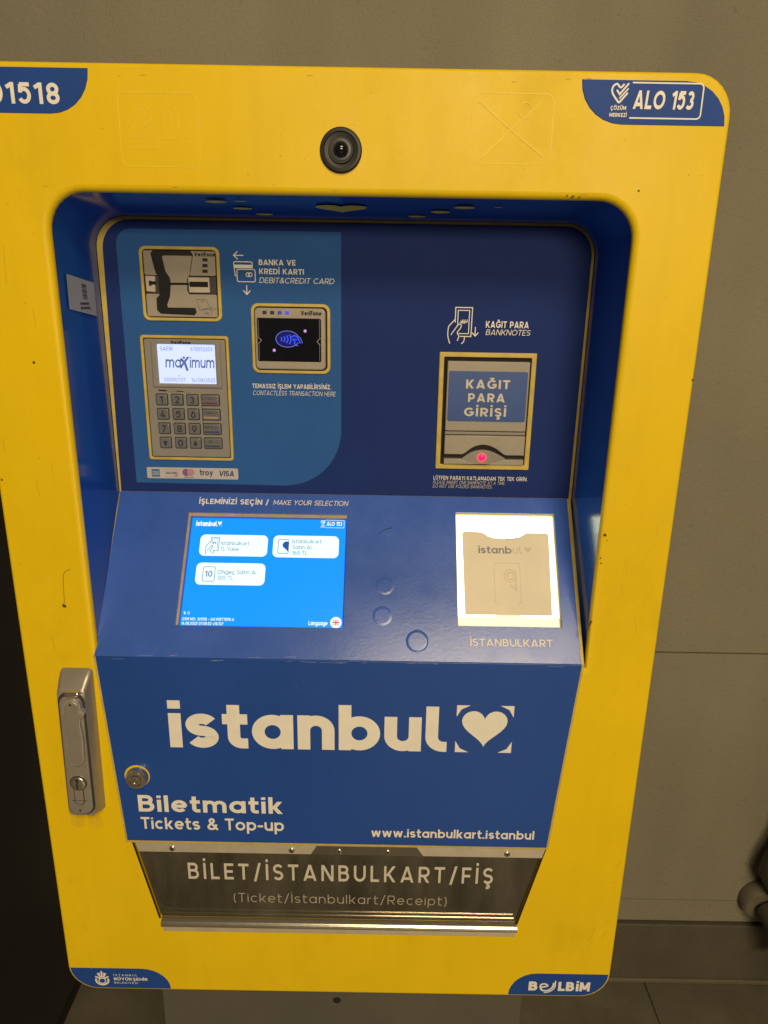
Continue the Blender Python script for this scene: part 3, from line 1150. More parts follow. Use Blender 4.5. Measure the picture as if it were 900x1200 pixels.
# --- back plate and upper graphic panel
mb = MB()
solid(mb, BACK, rect(-263.5, -226, 265.5, 78), [0, 0, 32, 32], -3, 0, 'edge')
mb.build("back_plate", TM)
mb = MB()
HOLES = []
solid(mb, BACK, [(-261.2, -220.9), (262.2, -220.9), (262.6, 75.2), (-256.4, 74.8)], [0, 0, 30, 30], 0.1, 1.4, 'navy', bevel=.5, bs=2)
UP = mb.build("upper_panel", TM)
PN = 1.4
mb = MB()
zone = rpoly([(-242, -210), (-3.6, -211), (-3.6, 66), (-242, 66)], [1, 66, 1, 16], 0, 12)
sheet(mb, BACK, [(p.x, p.y) for p in zone], PN + 0.15, 'midblue')
mb.build("payment_zone_graphic", UP)


def upper_text(k):
    m = 'white'
    k.text("BANKA VE", -91.4, 31.8, 5.6, m, .19, -52.2)
    k.text("KREDİ KARTI", -91.2, 22.7, 5.6, m, .19, -43.4)
    k.text("DEBIT&CREDIT CARD", -91.6, 13.6, 5.6, m, .11, -11.4, slant=.2)
    k.text("TEMASSIZ İŞLEM YAPABİLİRSİNİZ.", -103.0, -98.6, 5.0, m, .16, -14.8, track=.17)
    k.text("CONTACTLESS TRANSACTION HERE", -102.6, -106.2, 5.0, m, .095, -10.2, track=.17, slant=.2)
    k.text("KAĞIT PARA", 154.0, -28.9, 7.0, m, .19, 200.8)
    k.text("BANKNOTES", 154.2, -36.6, 5.9, m, .11, 202.5, slant=.2)
    k.text("LÜTFEN PARAYI KATLAMADAN TEK TEK GİRİN.", 103.2, -200.2, 4.6, m, .15, 211.8, track=.18)
    k.text("PLEASE INSERT ONE BANKNOTE AT A TIME.", 102.7, -205.0, 3.8, 'greyprint', .10, 186.1, track=.18, slant=.2)
    k.text("DO NOT USE FOLDED BANKNOTES.", 102.6, -209.6, 3.8, 'greyprint', .10, 171.5, track=.18, slant=.2)


lettering(UP, upper_text, BACK, n=PN + .3)


def card_icon(k):
    m = 'white'
    k.line([(-118, 41.2), (-107.5, 41.2)], 1.0, m)
    k.line([(-113.6, 45.2), (-118, 41.2), (-113.6, 37.2)], 1.0, m)
    k.line([(-115.6, 20.5), (-117.0, 20.8)] + arc(-116.6, 33.2, 1.6, 1.6, 180, 90, 4) + arc(-100, 33.2, 1.6, 1.6, 90, 0, 4) + [(-98.4, 28.6)], .9, m)
    k.poly([(-118, 28.4), (-98.6, 28.4), (-98.6, 31.8), (-118, 31.8)], m)
    k.line([tuple(p) for p in rpoly(rect(-115, 14.6, -95.6, 27.2), 1.8)], .9, m, True)
    k.line(arc(-103.4, 21.8, 2.0, 2.0, 0, 345), .8, m)
    k.line(arc(-100.8, 21.8, 2.0, 2.0, 0, 345), .8, m)
    k.line([(-105.2, 11.2), (-105.2, 2.2)], 1.0, m)
    k.line([(-109.0, 5.6), (-105.2, 1.6), (-101.4, 5.6)], 1.0, m)


lettering(UP, card_icon, BACK, "card_icon", n=PN + .3)


def note_icon(k):
    m = 'white'
    k.line([(120.6, -24), (120.6, -8.2), (138.8, -8.2), (138.4, -38.6), (126.4, -38.6)], 1.0, m)
    k.line([(123.4, -28), (123.4, -11.2), (135.8, -11.2), (135.6, -35.6), (124.6, -35.6)], .9, m)
    k.line(spline([(120.6, -20.6), (116, -25.6), (113.6, -29), (113.2, -38), (115.6, -46.4)]), 1.0, m)
    k.line(spline([(116.4, -37.2), (121, -30.5), (124.6, -25.8), (127.4, -26.6), (126.4, -30.2), (123.4, -34.6), (125.2, -38.6), (123.6, -43.4)]), 1.0, m)
    k.line(spline([(131.4, -39), (131, -43.4), (128.4, -46.6)]), 1.0, m)
    for x in (126.4, 129, 131.4):
        k.line([(x, -22.0 - (x - 126) * .1), (x + 2.0, -23.6), (x + 2.4, -20.6)], .8, m)
    k.line([(125.4, -24.0), (131.6, -24.6)], .8, m)
    k.line([(142.9, -28.4), (142.9, -37.6)], 1.0, m)
    k.line([(139.4, -34.4), (142.9, -38.0), (146.4, -34.4)], 1.0, m)


lettering(UP, note_icon, BACK, "banknote_icon", n=PN + .3)

mb = MB()
solid(mb, BACK, rect(-229, -204.6, -123.2, -191.4), 1.6, PN, PN + .5, 'paper', bevel=.2, bs=2)
PS = mb.build("card_logo_strip", UP)


def card_logos(k):
    k.poly(rect(-223.4, -202.6, -214.0, -193.6), 'amex')
    k.line([(-222.6, -197), (-214.6, -197)], 1.1, 'paper'); k.line([(-222.6, -199.6), (-214.6, -199.6)], 1.1, 'paper')
    k.line([(-207.8, -202.2), (-193.2, -202.2), (-193.2, -193.6), (-207.8, -193.6)], .3, 'mc2', True)
    k.text("DISCOVER", -206.8, -199.2, 2.6, 'inknavy', .22, -194.4)
    k.poly([(-198, -202.1), (-193.3, -202.1), (-193.3, -198)], 'mc2')
    k.poly(arc(-183.6, -197.0, 4.1, 4.3, 0, 345), 'mc1')
    k.poly(arc(-178.0, -197.0, 4.1, 4.3, 0, 345), 'mc2')
    k.text("mastercard", -186, -203.2, 1.3, 'inknavy', .2, -175)
    k.text("troy", -167.6, -200.0, 7.0, 'inknavy', .19, -152.2, track=.08)
    k.text("VISA", -145.8, -200.6, 6.4, 'inknavy', .2, -128, slant=.15, track=.06)


lettering(PS, card_logos, BACK, n=PN + .65)

# --- card reader
def bezel(mb, outer, ro, inner, ri, n1, m='edge', depth=PN):
    solid(mb, BACK, outer, ro, depth - .6, n1, m, bevel=.9, holes=[(inner, ri, .7)], bs=3)


mb = MB()
bezel(mb, rect(-218.4, -27.4, -132.8, 49.2), 7, rect(-215.0, -24.0, -136.4, 45.8), 4.5, 3.6)
CR = mb.build("card_reader", TM, "chip card reader with a black hourglass throat")
cu = lambda px, py: (-215.4 + (px - 80 - (py - 90) * .055) / 8.4, 46.2 - (py - 90 - .015 * (px - 80)) / 8.5)
mb = MB()
sheet(mb, BACK, rect(-215.2, -24.2, -136.2, 46.0), PN + .2, 'gap')
for z0, z1 in ((19.6, 44.6), (-23.0, 0.8)):
    solid(mb, BACK, rect(-213.6, z0, -137.4, z1), 2, PN, 4.2, 'plastic', bevel=.7)
mb.build("face_plate", CR)
mb = MB()
solid(mb, BACK, rect(-213.6, 1.2, -137.4, 19.2), .6, PN, 3.4, 'charcoal', bevel=.5)
blk = [cu(*p) for p in [(165, 130), (185, 106), (520, 110), (545, 140), (520, 300), (488, 340), (488, 462), (520, 500), (578, 640), (560, 668), (250, 655), (216, 620),
                        (212, 520), (240, 490), (235, 330), (210, 300), (190, 230)]]
solid(mb, BACK, [tuple(p) for p in reversed(blk)], 1.2, PN, 4.9, 'black', bevel=.5, bs=2)
mb.build("throat", CR)
mb = MB()
hg = [cu(*p) for p in [(270, 158), (290, 148), (540, 152), (516, 315), (494, 350), (494, 385), (346, 385), (340, 345), (300, 285)]]
solid(mb, BACK, [tuple(p) for p in reversed(hg)], .8, 4.5, 6.2, 'plastic', bevel=.6, bs=2)
hg = [cu(*p) for p in [(346, 402), (494, 402), (494, 455), (524, 503), (572, 605), (318, 602), (312, 575), (338, 505)]]
solid(mb, BACK, [tuple(p) for p in reversed(hg)], .8, 4.5, 6.2, 'plastic', bevel=.6, bs=2)
mb.build("card_guide", CR)
mb = MB()
for pts in ([(115, 322), (205, 325), (205, 465), (125, 458)], [(500, 335), (690, 338), (697, 470), (512, 468)]):
    q = [cu(*p) for p in pts]
    solid(mb, BACK, [tuple(p) for p in reversed(q)], .6, 3, 5.2, 'beige', bevel=.5, bs=2)
k = Ink(mb, BACK, 6.4, .02)
k.line([cu(335, 393), cu(515, 393)], 1.3, 'gap')
k.n = 5.5
k.line([cu(515, 396), cu(682, 398)], 5.4, 'gap')
k.line([cu(150, 385), cu(212, 385)], 3.4, 'gap')
k.line([cu(162, 365), cu(162, 410)], 2.4, 'gap')
mb.build("card_slot", CR)


def reader_marks(k):
    for y in (186, 235, 283):
        a, b_ = cu(628, y - 14), cu(676, y + 14)
        k.poly(rect(a[0], b_[1], b_[0], a[1]), 'black')
    a = cu(556, 156); k.text("VeriFone", a[0], a[1], 4.2, 'black', .26, cu(742, 158)[0], track=.1)
    for pts in ([(572, 530), (660, 530), (712, 615), (606, 622), (572, 530)], [(622, 622), (700, 600), (765, 610), (700, 632)], [(640, 650), (690, 648)], [(660, 640), (690, 668)], [(705, 645), (715, 665)]):
        k.line([cu(*p) for p in pts], .35, 'charcoal')
    k.line([cu(612, 545), cu(636, 545), cu(640, 560)], .35, 'charcoal')


lettering(CR, reader_marks, BACK, "marking", n=4.35)

# --- PIN pad
mb = MB()
bezel(mb, rect(-224.4, -182.2, -127.2, -42.6), 3.5, rect(-221.2, -179, -130.4, -45.8), 2, 3.6)
PP = mb.build("pin_pad", TM, "grey PIN keypad with a bright small display")
mb = MB()
sheet(mb, BACK, rect(-221.4, -179.2, -130.2, -45.6), PN + .2, 'gap')
solid(mb, BACK, rect(-220.4, -178.2, -131.2, -46.6), 2, PN, 3.2, 'plastic_dk', bevel=.8,
      holes=[(rect(-206.6, -95.2, -142.4, -51.8), 1.0, .5)])
# raised hood round the display
solid(mb, BACK, [(-213.5, -99.5), (-136.0, -99.5), (-136.5, -49.0), (-213.0, -49.0)], 1.5, 3.1, 5.0, 'plastic_dk', bevel=1.6,
      holes=[(rect(-206.6, -95.2, -142.4, -51.8), .6, 1.2)])
k = Ink(mb, BACK, 3.35, .01)
k.line([(-208, -102.6), (-199, -103.0)], 1.6, 'black')
k.line([(-199, -103.2), (-172, -104.2)], .5, 'key')
k.line([(-188, -103.2), (-180, -103.6)], 1.0, 'black')
k.line([(-161.4, -113.5), (-161.4, -151)], .9, 'plastic')
k.line([(-160.4, -113.5), (-160.4, -151)], .7, 'gap')
k.n = 5.1
k.text("VeriFone", -190.5, -51.6, 3.4, 'black', .26, -168.5, track=.1)
mb.build("housing", PP)
mb = MB()
solid(mb, BACK, rect(-206.3, -94.9, -142.6, -52.0), .3, 1.6, 2.6, 'lcdbg')
k = Ink(mb, BACK, 2.65, .003)
k.text("SAFİR", -203.4, -59.2, 4.4, 'lcdthin', .13, -189)
k.text("678552209", -169.6, -59.2, 4.4, 'lcdthin', .13, -145.2)
k.text("ma", -198.5, -77.4, 12.4, 'lcdink', .15, -181.4, slant=.12, track=.1)
k.line([(-182.0, -77.8), (-177.5, -71.5), (-172.4, -65.6)], 2.2, 'lcdink')
k.line([(-181.0, -67.4), (-176.6, -72.4), (-174.2, -80.6)], 2.6, 'lcdink')
k.poly(arc(-177.4, -66.4, 1.3, 1.3, 0, 330), 'lcdink')
k.text("imum", -171.6, -77.4, 12.4, 'lcdink', .15, -144.4, slant=.12, track=.1)
k.text("000907:57", -201.0, -92.8, 4.2, 'lcdthin', .13, -177)
k.text("14/08/2025", -170.4, -92.8, 4.2, 'lcdthin', .13, -144)
k.line([(-185, -86.8), (-183, -85.4)], .5, 'lcdthin')
mb.build("display", PP)
COLX = (-204.8, -187.4, -170.6, -150.4)
ROWZ = (-112.8, -129.0, -145.4, -161.8)
KEYS = ["123S", "456C", "789I", "▼0▲K"]
BAR = {'S': ('redbar', "STOP"), 'C': ('yelbar', "CORR"), 'I': ('blubar', "INFO"), 'K': ('blubar', "OK")}
for r in range(4):
    for c in range(4):
        ch = KEYS[r][c]
        wide = c == 3
        hw, hh = (10.0 if wide else 6.3), 6.0
        x, z = COLX[c] + (0.3 * r if not wide else 0.2 * r), ROWZ[r]
        mb = MB()
        solid(mb, BACK, rect(x - hw - .7, z - hh - .7, x + hw + .7, z + hh + .7), 1.8, 3.0, 3.3, 'gap')
        solid(mb, BACK, rect(x - hw, z - hh, x + hw, z + hh), 1.6, 3.0, 5.4, 'key', bevel=1.3, bs=4)
        k = Ink(mb, BACK, 5.5, .01)
        if wide:
            bm_, t = BAR[ch]
            k.line([(x - 8.4, z - 3.2), (x + 8.2, z - 3.2)], 1.9, bm_)
            k.text(t, x - 8.2 + (3.5 if ch == 'K' else 0), z + .6, 3.0, 'keyink', .14, x - 8.2 + (3.5 if ch == 'K' else 0) + 2.5 * len(t))
            k.line(arc(x + 4.6, z + 2.0, 1.5, 1.5, 0, 340), .3, 'keyink')
        else:
            wdt = glyph(ch, .15)[1] * 8.0
            k.text(ch, x - wdt / 2, z - 4.0, 8.0, 'keyink', .18)
        mb.build("key", PP)

# --- contactless reader
mb = MB()
bezel(mb, rect(-101.6, -81.8, -15.4, -7.2), 8, rect(-98.2, -78.4, -18.8, -10.6), 5.5, 3.6)
CL = mb.build("contactless_reader", TM, "contactless card reader with a glowing blue wave symbol")
mb = MB()
sheet(mb, BACK, rect(-98.4, -78.6, -18.6, -10.4), PN + .2, 'gap')
solid(mb, BACK, rect(-97.4, -77.2, -20.4, -11.8), 5, PN, 6.4, 'plastic', bevel=1.6, bs=4,
      holes=[(rect(-94.8, -68.6, -25.4, -22.6), 1.5, .5)])
mb.build("housing", CL)
mb = MB()
solid(mb, BACK, rect(-94.4, -68.2, -25.8, -23.0), 1.2, 2, 5.9, 'glass_blk', bevel=.3, bs=2)
k = Ink(mb, BACK, 6.0, .008)
k.line([(-94.0, -43), (-90.4, -46), (-94.0, -50)], .5, 'thinprint')
k.line([(-26.2, -43), (-29.8, -46.6), (-26.2, -50.4)], .5, 'thinprint')
k.line([(-93.2, -24), (-93.2, -43)], .25, 'thinprint'); k.line([(-93.2, -50), (-93.2, -67)], .25, 'thinprint')
k.line([(-27, -24), (-27, -43)], .25, 'thinprint'); k.line([(-27, -50), (-27, -67)], .25, 'thinprint')
k.poly(arc(-62.5, -44.6, 11.6, 7.6, 0, 345), 'nfc_bg')
k.line(arc(-62.0, -44.4, 12.6, 8.6, 38, 322), .8, 'nfc_rim')
k.line([(-52.3, -39.2), (-47.5, -43.6), (-45.6, -48.6)], .8, 'nfc_rim')
k.line([(-53.4, -50.2), (-50.6, -51.6)], .8, 'nfc_rim')
for i in range(4):
    k.line(arc(-72 + i * 2.6, -44.6, 4.0 + i * .7, 2.6 + i * 1.35, -48, 48), 1.1, 'nfc')
k.line(spline([(-57.6, -42.4), (-54.6, -40.6), (-51.4, -42.0), (-49.6, -45), (-48.0, -48.8)]), 1.1, 'nfc')
k.line(spline([(-56.8, -44.8), (-54, -46.2), (-54.6, -49), (-51.8, -49.6), (-50.6, -47.6)]), 1.0, 'nfc')
k.line([(-55.6, -43.4), (-51.0, -45.4)], .8, 'nfc')
mb.build("glass", CL)
for x, z in ((-42.6, -35.6), (-76.8, -56.6)):
    mb = MB()
    lathe(mb, BACK, x, z, [(1.7, 5.8), (1.5, 6.4), (.8, 6.8)], 'pink', 14)
    mb.build("indicator_light", CL)
mb = MB()
k = Ink(mb, BACK, 6.55, .02)
k.line([tuple(p) for p in rpoly(rect(-91.6, -19.4, -57.0, -14.2), 2.5)], .4, 'thinprint', True)
k.text("VeriFone", -46.8, -19.0, 4.6, 'black', .26, -24.6, track=.1)
mb.build("marking", CL)
for i, x in enumerate((-86.0, -77.8, -69.6, -61.8)):
    mb = MB()
    solid(mb, BACK, rect(x - 2.2, -18.6, x + 2.2, -15.0), .5, 6, 7.0, ('led_off', 'led_off', 'led_blue_dim', 'led_blue')[i], bevel=.3, bs=2)
    mb.build("status_light", CL)

# --- banknote acceptor
mb = MB()
bezel(mb, rect(104.8, -187.0, 212.2, -55.4), 1.0, rect(110.2, -181.6, 206.8, -60.6), .8, 4.0)
BN = mb.build("banknote_acceptor", TM, "grey banknote acceptor with a red lit slot")
mb = MB()
sheet(mb, BACK, rect(110, -181.8, 207, -60.4), PN + .2, 'gap')
solid(mb, BACK, rect(114.0, -142.2, 205.0, -64.8), 1.2, PN, 6.5, 'plastic', bevel=1.0)
solid(mb, BACK, rect(114.0, -146.4, 205.0, -143.2), .6, PN, 5.2, 'plastic_dk', bevel=.5)
up = [(114.0, -169.0)] + [(134.5, -169.0)] + [tuple(p) for p in spline([(137.5, -167.6), (147, -160.4), (158, -157.6), (170, -160.6), (181, -168.0)])] + [(184, -169.4), (205.0, -169.4), (205.0, -147.2), (114.0, -147.2)]
solid(mb, BACK, up, 0, PN, 7.5, 'plastic', bevel=.8, bs=2)
lo = [(114.0, -180.8), (205.0, -180.8), (205.0, -174.6), (186, -174.6)] + [tuple(p) for p in spline([(183, -174.8), (170, -179.0), (158, -180.4), (146, -179.2), (136, -174.8)])] + [(132, -174.4), (114.0, -174.4)]
solid(mb, BACK, lo, 0, PN, 6.8, 'plastic', bevel=.6, bs=2)
mb.build("housing", BN)
mb = MB()
sheet(mb, BACK, rect(114.0, -180.6, 205.0, -155.0), 1.9, 'black')
lip = [(136, -173.6)] + [tuple(p) for p in spline([(136.5, -173.4), (146, -167), (158, -164.4), (170, -167), (183, -173.6)])] + [tuple(p) for p in spline([(183, -175.0), (170, -179.2), (158, -180.6), (146, -179.4), (136, -175.0)])]
solid(mb, BACK, lip, 0, 1.9, 5.4, 'plastic_dk', bevel=.8, bs=2)
mb.build("note_slot", BN)
mb = MB()
lathe(mb, BACK, 157.4, -172.6, [(4.0, 5.2), (3.8, 6.4), (2.6, 7.2), (1.0, 7.5)], 'red_led', 20)
mb.build("slot_light", BN)
mb = MB()
solid(mb, BACK, rect(115.8, -131.2, 203.2, -75.4), 2.5, 6.45, 6.9, 'acceptblue', bevel=.2, bs=2)
k = Ink(mb, BACK, 7.0, .01)
k.text("KAĞIT", 135.2, -94.4, 9.8, 'greyprint', .21, 183.9, track=.2)
k.text("PARA", 138.2, -109.2, 9.6, 'greyprint', .21, 179.2, track=.2)
k.text("GİRİŞİ", 134.4, -125.2, 9.6, 'greyprint', .21, 181.4, track=.2)
mb.build("instruction_sticker", BN)

# --- console
def cs(u, s):
    return (u, -s)


mb = MB()
scr_h = [cs(-179.8, 157.2), cs(4.2, 157.2), cs(4.2, 25.0), cs(-179.8, 25.0)]
card_h = [cs(129.6, 152.8), cs(243.8, 152.8), cs(243.8, 20.2), cs(129.6, 20.2)]
solid(mb, CONS, [cs(-264.5, CON_LEN), cs(265.0, CON_LEN), cs(265.0, .1), cs(-263.6, .1)], 0, -2.6, -1.2, 'edge',
      holes=[(scr_h, .5, 0), (card_h, .5, 0)])
BASE = mb.build("console_base", TM)
mb = MB()
solid(mb, CONS, [cs(-262.6, CON_LEN - .3), cs(261.6, CON_LEN - .3), cs(260.6, .25), cs(-262.8, .25)], .4, -1.1, 0, 'console', bevel=.4, bs=2,
      holes=[(scr_h, .5, .4), (card_h, .5, .4)])
CN = mb.build("console", TM)


def console_text(k):
    k.text("İŞLEMİNİZİ SEÇİN / ", -168.8, -14.6, 6.4, 'white', .19, -84.6)
    k.text("MAKE YOUR SELECTION", -82.6, -14.4, 6.0, 'white', .12, 4.0, slant=.2)
    k.text("İSTANBULKART", 142.4, -174.6, 8.2, 'white', .17, 231.8)


lettering(CN, console_text, CONS, n=.3)
mb = MB()
for x, s, r, h in ((49, 108.9, 9, .14), (46.7, 143, 9.5, .2), (85, 170.2, 11.0, .45)):
    lathe(mb, CONS, x, -s, [(r + 1.4, .02), (r + .6, h * .4), (r - .4, h), (r - 2, h * 1.02)], 'console', 36)
mb.build("dome_fastener", CN)
mb = MB()
k = Ink(mb, CONS, .15, .004)
k.line(spline([(40, -47), (47, -43.5), (57, -39)]), .5, 'black')
k.line([(48, -42), (56, -40.5)], .6, 'black')
for i in range(16):
    x = random.uniform(-250, 255)
    l = random.uniform(2, 22)
    k.line([(x, -190.2 + random.uniform(-.8, 1.2)), (x + l, -190.2 + random.uniform(-.8, 1.2))], random.uniform(.12, .35), 'wear')
for i in range(16):
    x, s = random.uniform(20, 120), random.uniform(30, 180)
    l = random.uniform(2, 8)
    a = random.uniform(0, 3.1)
    k.line([(x, -s), (x + l * math.cos(a), -s + l * math.sin(a))], .18, 'sheen')
mb.build("scuff_marks", CN)

# --- touch screen
mb = MB()
solid(mb, CONS, scr_h, 0, -12, -2.8, 'tan', holes=[([cs(-177.4, 157.0), cs(4.0, 157.0), cs(4.0, 28.6), cs(-177.4, 28.6)], 0, 0)])
SC = mb.build("touch_screen", TM, "lit blue touch screen showing white menu buttons")
mb = MB()
sheet(mb, CONS, [cs(-181, 158), cs(6, 158), cs(6, 24), cs(-181, 24)], -7.0, 'scrdk')
sheet(mb, CONS, [cs(-176.2, 156.9), cs(2.6, 156.9), cs(2.6, 29.6), cs(-176.2, 29.6)], -6.5, 'scr')
mb.build("display", SC)


def logo(k, x0, z0, cap, x1, m, w=.22, mats=None):
    """the istanbul wordmark with its heart in four corner brackets"""
    W_ = x1 - x0
    k.text("istanbuł", x0, z0, cap, m, w, x0 + W_ * .81, track=.075, X=.76, mats=mats)
    hx0 = x0 + W_ * .835
    hw = x1 - hx0
    hm = mats[-1] if mats else m
    k.poly(heart(hx0 + hw / 2, z0 + cap * .52, hw * .80, cap * .80), hm)
    for sx, sz in ((0, 0), (1, 0), (1, 1), (0, 1)):
        X0, Z0 = hx0 + hw * sx, z0 + cap * sz * 1.04
        dx, dz = (1 - 2 * sx) * hw * .24, (1 - 2 * sz) * cap * .25
        k.poly([(X0, Z0), (X0 + dx, Z0), (X0 + dx * .35, Z0 + dz * .35), (X0, Z0 + dz)], hm)


def screen_ui(k):
    wht, t = 'scrwht', 'scrtxt'
    logo(k, -171.2, -39.6, 6.0, -141.4, wht, .24)
    alo(k, -26.6, -40.4, wht, .345)
    for x0, s0, x1, s1 in ((-164.2, 50.0, -86.4, 75.6), (-165.2, 83.8, -86.8, 109.6), (-80.2, 49.6, -4.6, 76.0)):
        k.poly([tuple(p) for p in rpoly([cs(x0, s1), cs(x1, s1), cs(x1, s0), cs(x0, s0)], 6)], 'scrbtn')
    k.text("İstanbulkart", -140.4, -62.4, 4.7, t, .12, -107.6)
    k.text("TL Yükle", -140.2, -69.6, 4.7, t, .12, -119.0)
    k.text("ONgeç Satın Al", -140.8, -96.8, 4.7, t, .12, -97.0)
    k.text("305 TL", -140.4, -103.6, 4.7, t, .12, -122.6)
    k.text("İstanbulkart", -58.2, -58.8, 4.6, t, .12, -24.6)
    k.text("Satın Al", -57.8, -65.9, 4.6, t, .12, -36.0)
    k.text("165 TL", -57.6, -73.0, 4.6, t, .12, -40.2)
    # icons
    k.line([cs(-151.6, 60), cs(-151.6, 53.4), cs(-142.2, 53.4), cs(-142.4, 69.6), cs(-149, 69.6)], .7, t)
    k.line([cs(-150, 62), cs(-150, 55.0), cs(-143.8, 55.0), cs(-144, 68)], .5, t)
    k.line([cs(-151.6, 58.4), cs(-156.4, 63.4), cs(-157.2, 70), cs(-156, 74)], .7, t)
    k.line([cs(-155, 69.6), cs(-150.4, 63.2), cs(-148.8, 64), cs(-151, 68.4), cs(-150.4, 72.6)], .7, t)
    k.line([cs(-147, 70.2), cs(-148.6, 73.8)], .7, t)
    k.text("~"[:0] + "n", -149.0, -61.4, 3.4, t, .2, -145.4)
    k.line([tuple(p) for p in rpoly([cs(-157.0, 105.6), cs(-143.6, 105.6), cs(-143.6, 88.8), cs(-157.0, 88.8)], 1.4)], .7, t, True)
    k.text("10", -154.6, -100.4, 6.8, 'scrico', .16, -146.2)
    k.line([tuple(p) for p in rpoly([cs(-74.2, 71.4), cs(-62.2, 71.4), cs(-62.2, 54.6), cs(-74.2, 54.6)], 1.4)], .7, t, True)
    k.poly([cs(*p) for p in [(-62.4, 57.4), (-65.2, 56.8), (-68.2, 58.4), (-69.4, 61.4), (-68.2, 64.2), (-65.0, 66.6), (-62.4, 69.4)]], 'scrico')
    k.text("% 0", -173.6, -143.8, 3.2, wht, .12)
    k.text("OSM NO: 301518 - GAYRETTEPE-6", -174.4, -150.4, 3.2, wht, .16, -117.2)
    k.text("14.08.2025 07:50:52 v18.107", -174.6, -155.4, 3.2, wht, .16, -128.4)
    k.text("Language", -34.6, -153.6, 4.9, wht, .19, -13.6)
    k.text("Activate Windows", -42.0, -138.2, 4.2, 'scrlt', .1, -6.0)
    k.text("Go to Settings to activate", -42.0, -143.0, 3.2, 'scrlt', .1, -4.0)
    k.text("Windows.", -42.0, -147.2, 3.2, 'scrlt', .1, -30.0)
    k.poly(arc(-4.4, -150.4, 6.3, 6.3, 0, 348, 29), wht)
    k.line([(-4.4, -147.0), (-4.4, -153.6)], 1.3, 'scrred')
    k.line([(-8.6, -150.4), (-.2, -150.4)], 1.3, 'scrred')
    for sx in (-1, 1):
        for sz in (-1, 1):
            k.line([(-4.4 + sx * 1.4, -150.4 + sz * 1.4), (-4.4 + sx * 3.8, -150.4 + sz * 3.4)], .7, 'scrred' if sx * sz > 0 else 'scrico')


lettering(SC, screen_ui, CONS, "screen_graphics", n=-6.4, step=.004)

# --- lit card window
mb = MB()
solid(mb, CONS, card_h, 0, -14, -2.8, 'edge', holes=[([cs(130.4, 152.2), cs(243.2, 152.2), cs(243.2, 20.9), cs(130.4, 20.9)], 0, 0)])
CW = mb.build("card_window", TM, "white backlit card window holding a tan plastic pocket")
mb = MB()
sheet(mb, CONS, [cs(129, 153), cs(244.4, 153), cs(244.4, 20), cs(129, 20)], -7.5, 'lit')
solid(mb, CONS, [cs(130.6, 152.0), cs(243.0, 152.0), cs(243.0, 141.2), cs(130.6, 141.2)], 0, -7.4, -6.4, 'litlow', bevel=.3, bs=2)
solid(mb, CONS, [cs(174.8, 151.4), cs(198.4, 151.4), cs(200.4, 138.6), cs(172.6, 138.6)], 1.5, -7.4, -4.4, 'litlow', bevel=.8, bs=2)
mb.build("diffuser", CW)
mb = MB()
top = [cs(*p) for p in spline([(216.6, 42.2), (210.6, 42.6), (205, 46.8), (196, 48.9), (186, 49.6), (176, 49.0), (167, 46.6), (161, 42.4), (155, 41.6)], 5)]
jit = [(x, z + random.uniform(-.25, .25)) for x, z in top]
pk = [cs(138.6, 138.6), cs(235.2, 138.4)] + [cs(237.2, 44), cs(235.0, 41.8)] + jit + [cs(140.0, 41.2), cs(137.4, 43.4)]
solid(mb, CONS, pk, 0, -6.6, -4.6, 'pocket', bevel=.35, bs=2)
k = Ink(mb, CONS, -4.55, .004)
for a, b_ in zip(jit[8:30], jit[9:31]):
    if random.random() < .7:
        k.line([(a[0], a[1] - .5), (b_[0], b_[1] - .5)], random.uniform(.4, 1.0), 'dirt')
mb.build("card_pocket", CW)


def pocket_print(k):
    f, g = 'pocket_ink', 'pocket_ink_faint'
    logo(k, 155.4, -67.6, 8.8, 217.2, f, .20, mats=[f, f, f, f, f, f, g, g, g])
    R = rpoly([cs(172.6, 125.6), cs(201.6, 125.6), cs(201.6, 79.0), cs(172.6, 79.0)], 2.6)
    for i in range(len(R)):
        if i % 5 != 3:
            k.line([R[i], R[(i + 1) % len(R)]], .7, g if i % 3 else f)
    k.line(arc(190, -94, 6.4, 7.2, 20, 330), 1.2, g)
    k.line(arc(190.5, -94, 3.6, 4.2, 0, 340), 1.6, g)
    k.line([(196.4, -88), (196.6, -112)], 1.6, g)
    k.line([(189, -104), (197, -110)], 1.8, g)


lettering(CW, pocket_print, CONS, "faded_print", n=-4.5, step=.003)

# --- lower front panel
mb = MB()
solid(mb, FRONT, [(-250.2, -617.6), (246.6, -617.6), (265.4, -374.2), (-264.4, -374.2)], 0, -.4, .9, 'edge', bevel=.3, bs=2)
mb.build("door_sheet", TM)
mb = MB()
solid(mb, FRONT, [(-247.7, -613.6), (243.9, -614.4), (262.6, -374.4), (-261.4, -374.4)], .3, .9, 2.0, 'lower', bevel=.4, bs=2)
LP = mb.build("lower_panel", TM)
lettering(LP, lambda k: logo(k, -188.2, -485.6, 57.4, 193.4, 'white', .225), FRONT, "logo", n=2.12, step=.004)


def lower_text(k):
    k.text("Biletmatik", -230.8, -572.6, 22.6, 'white', .19, -64.4, track=.13)
    k.text("Tickets & Top-up", -229.8, -596.6, 16.4, 'white', .17, -63.6, track=.12)
    k.text("www.istanbulkart.istanbul", 38.0, -602.4, 12.0, 'white', .18, 227.9, track=.12)


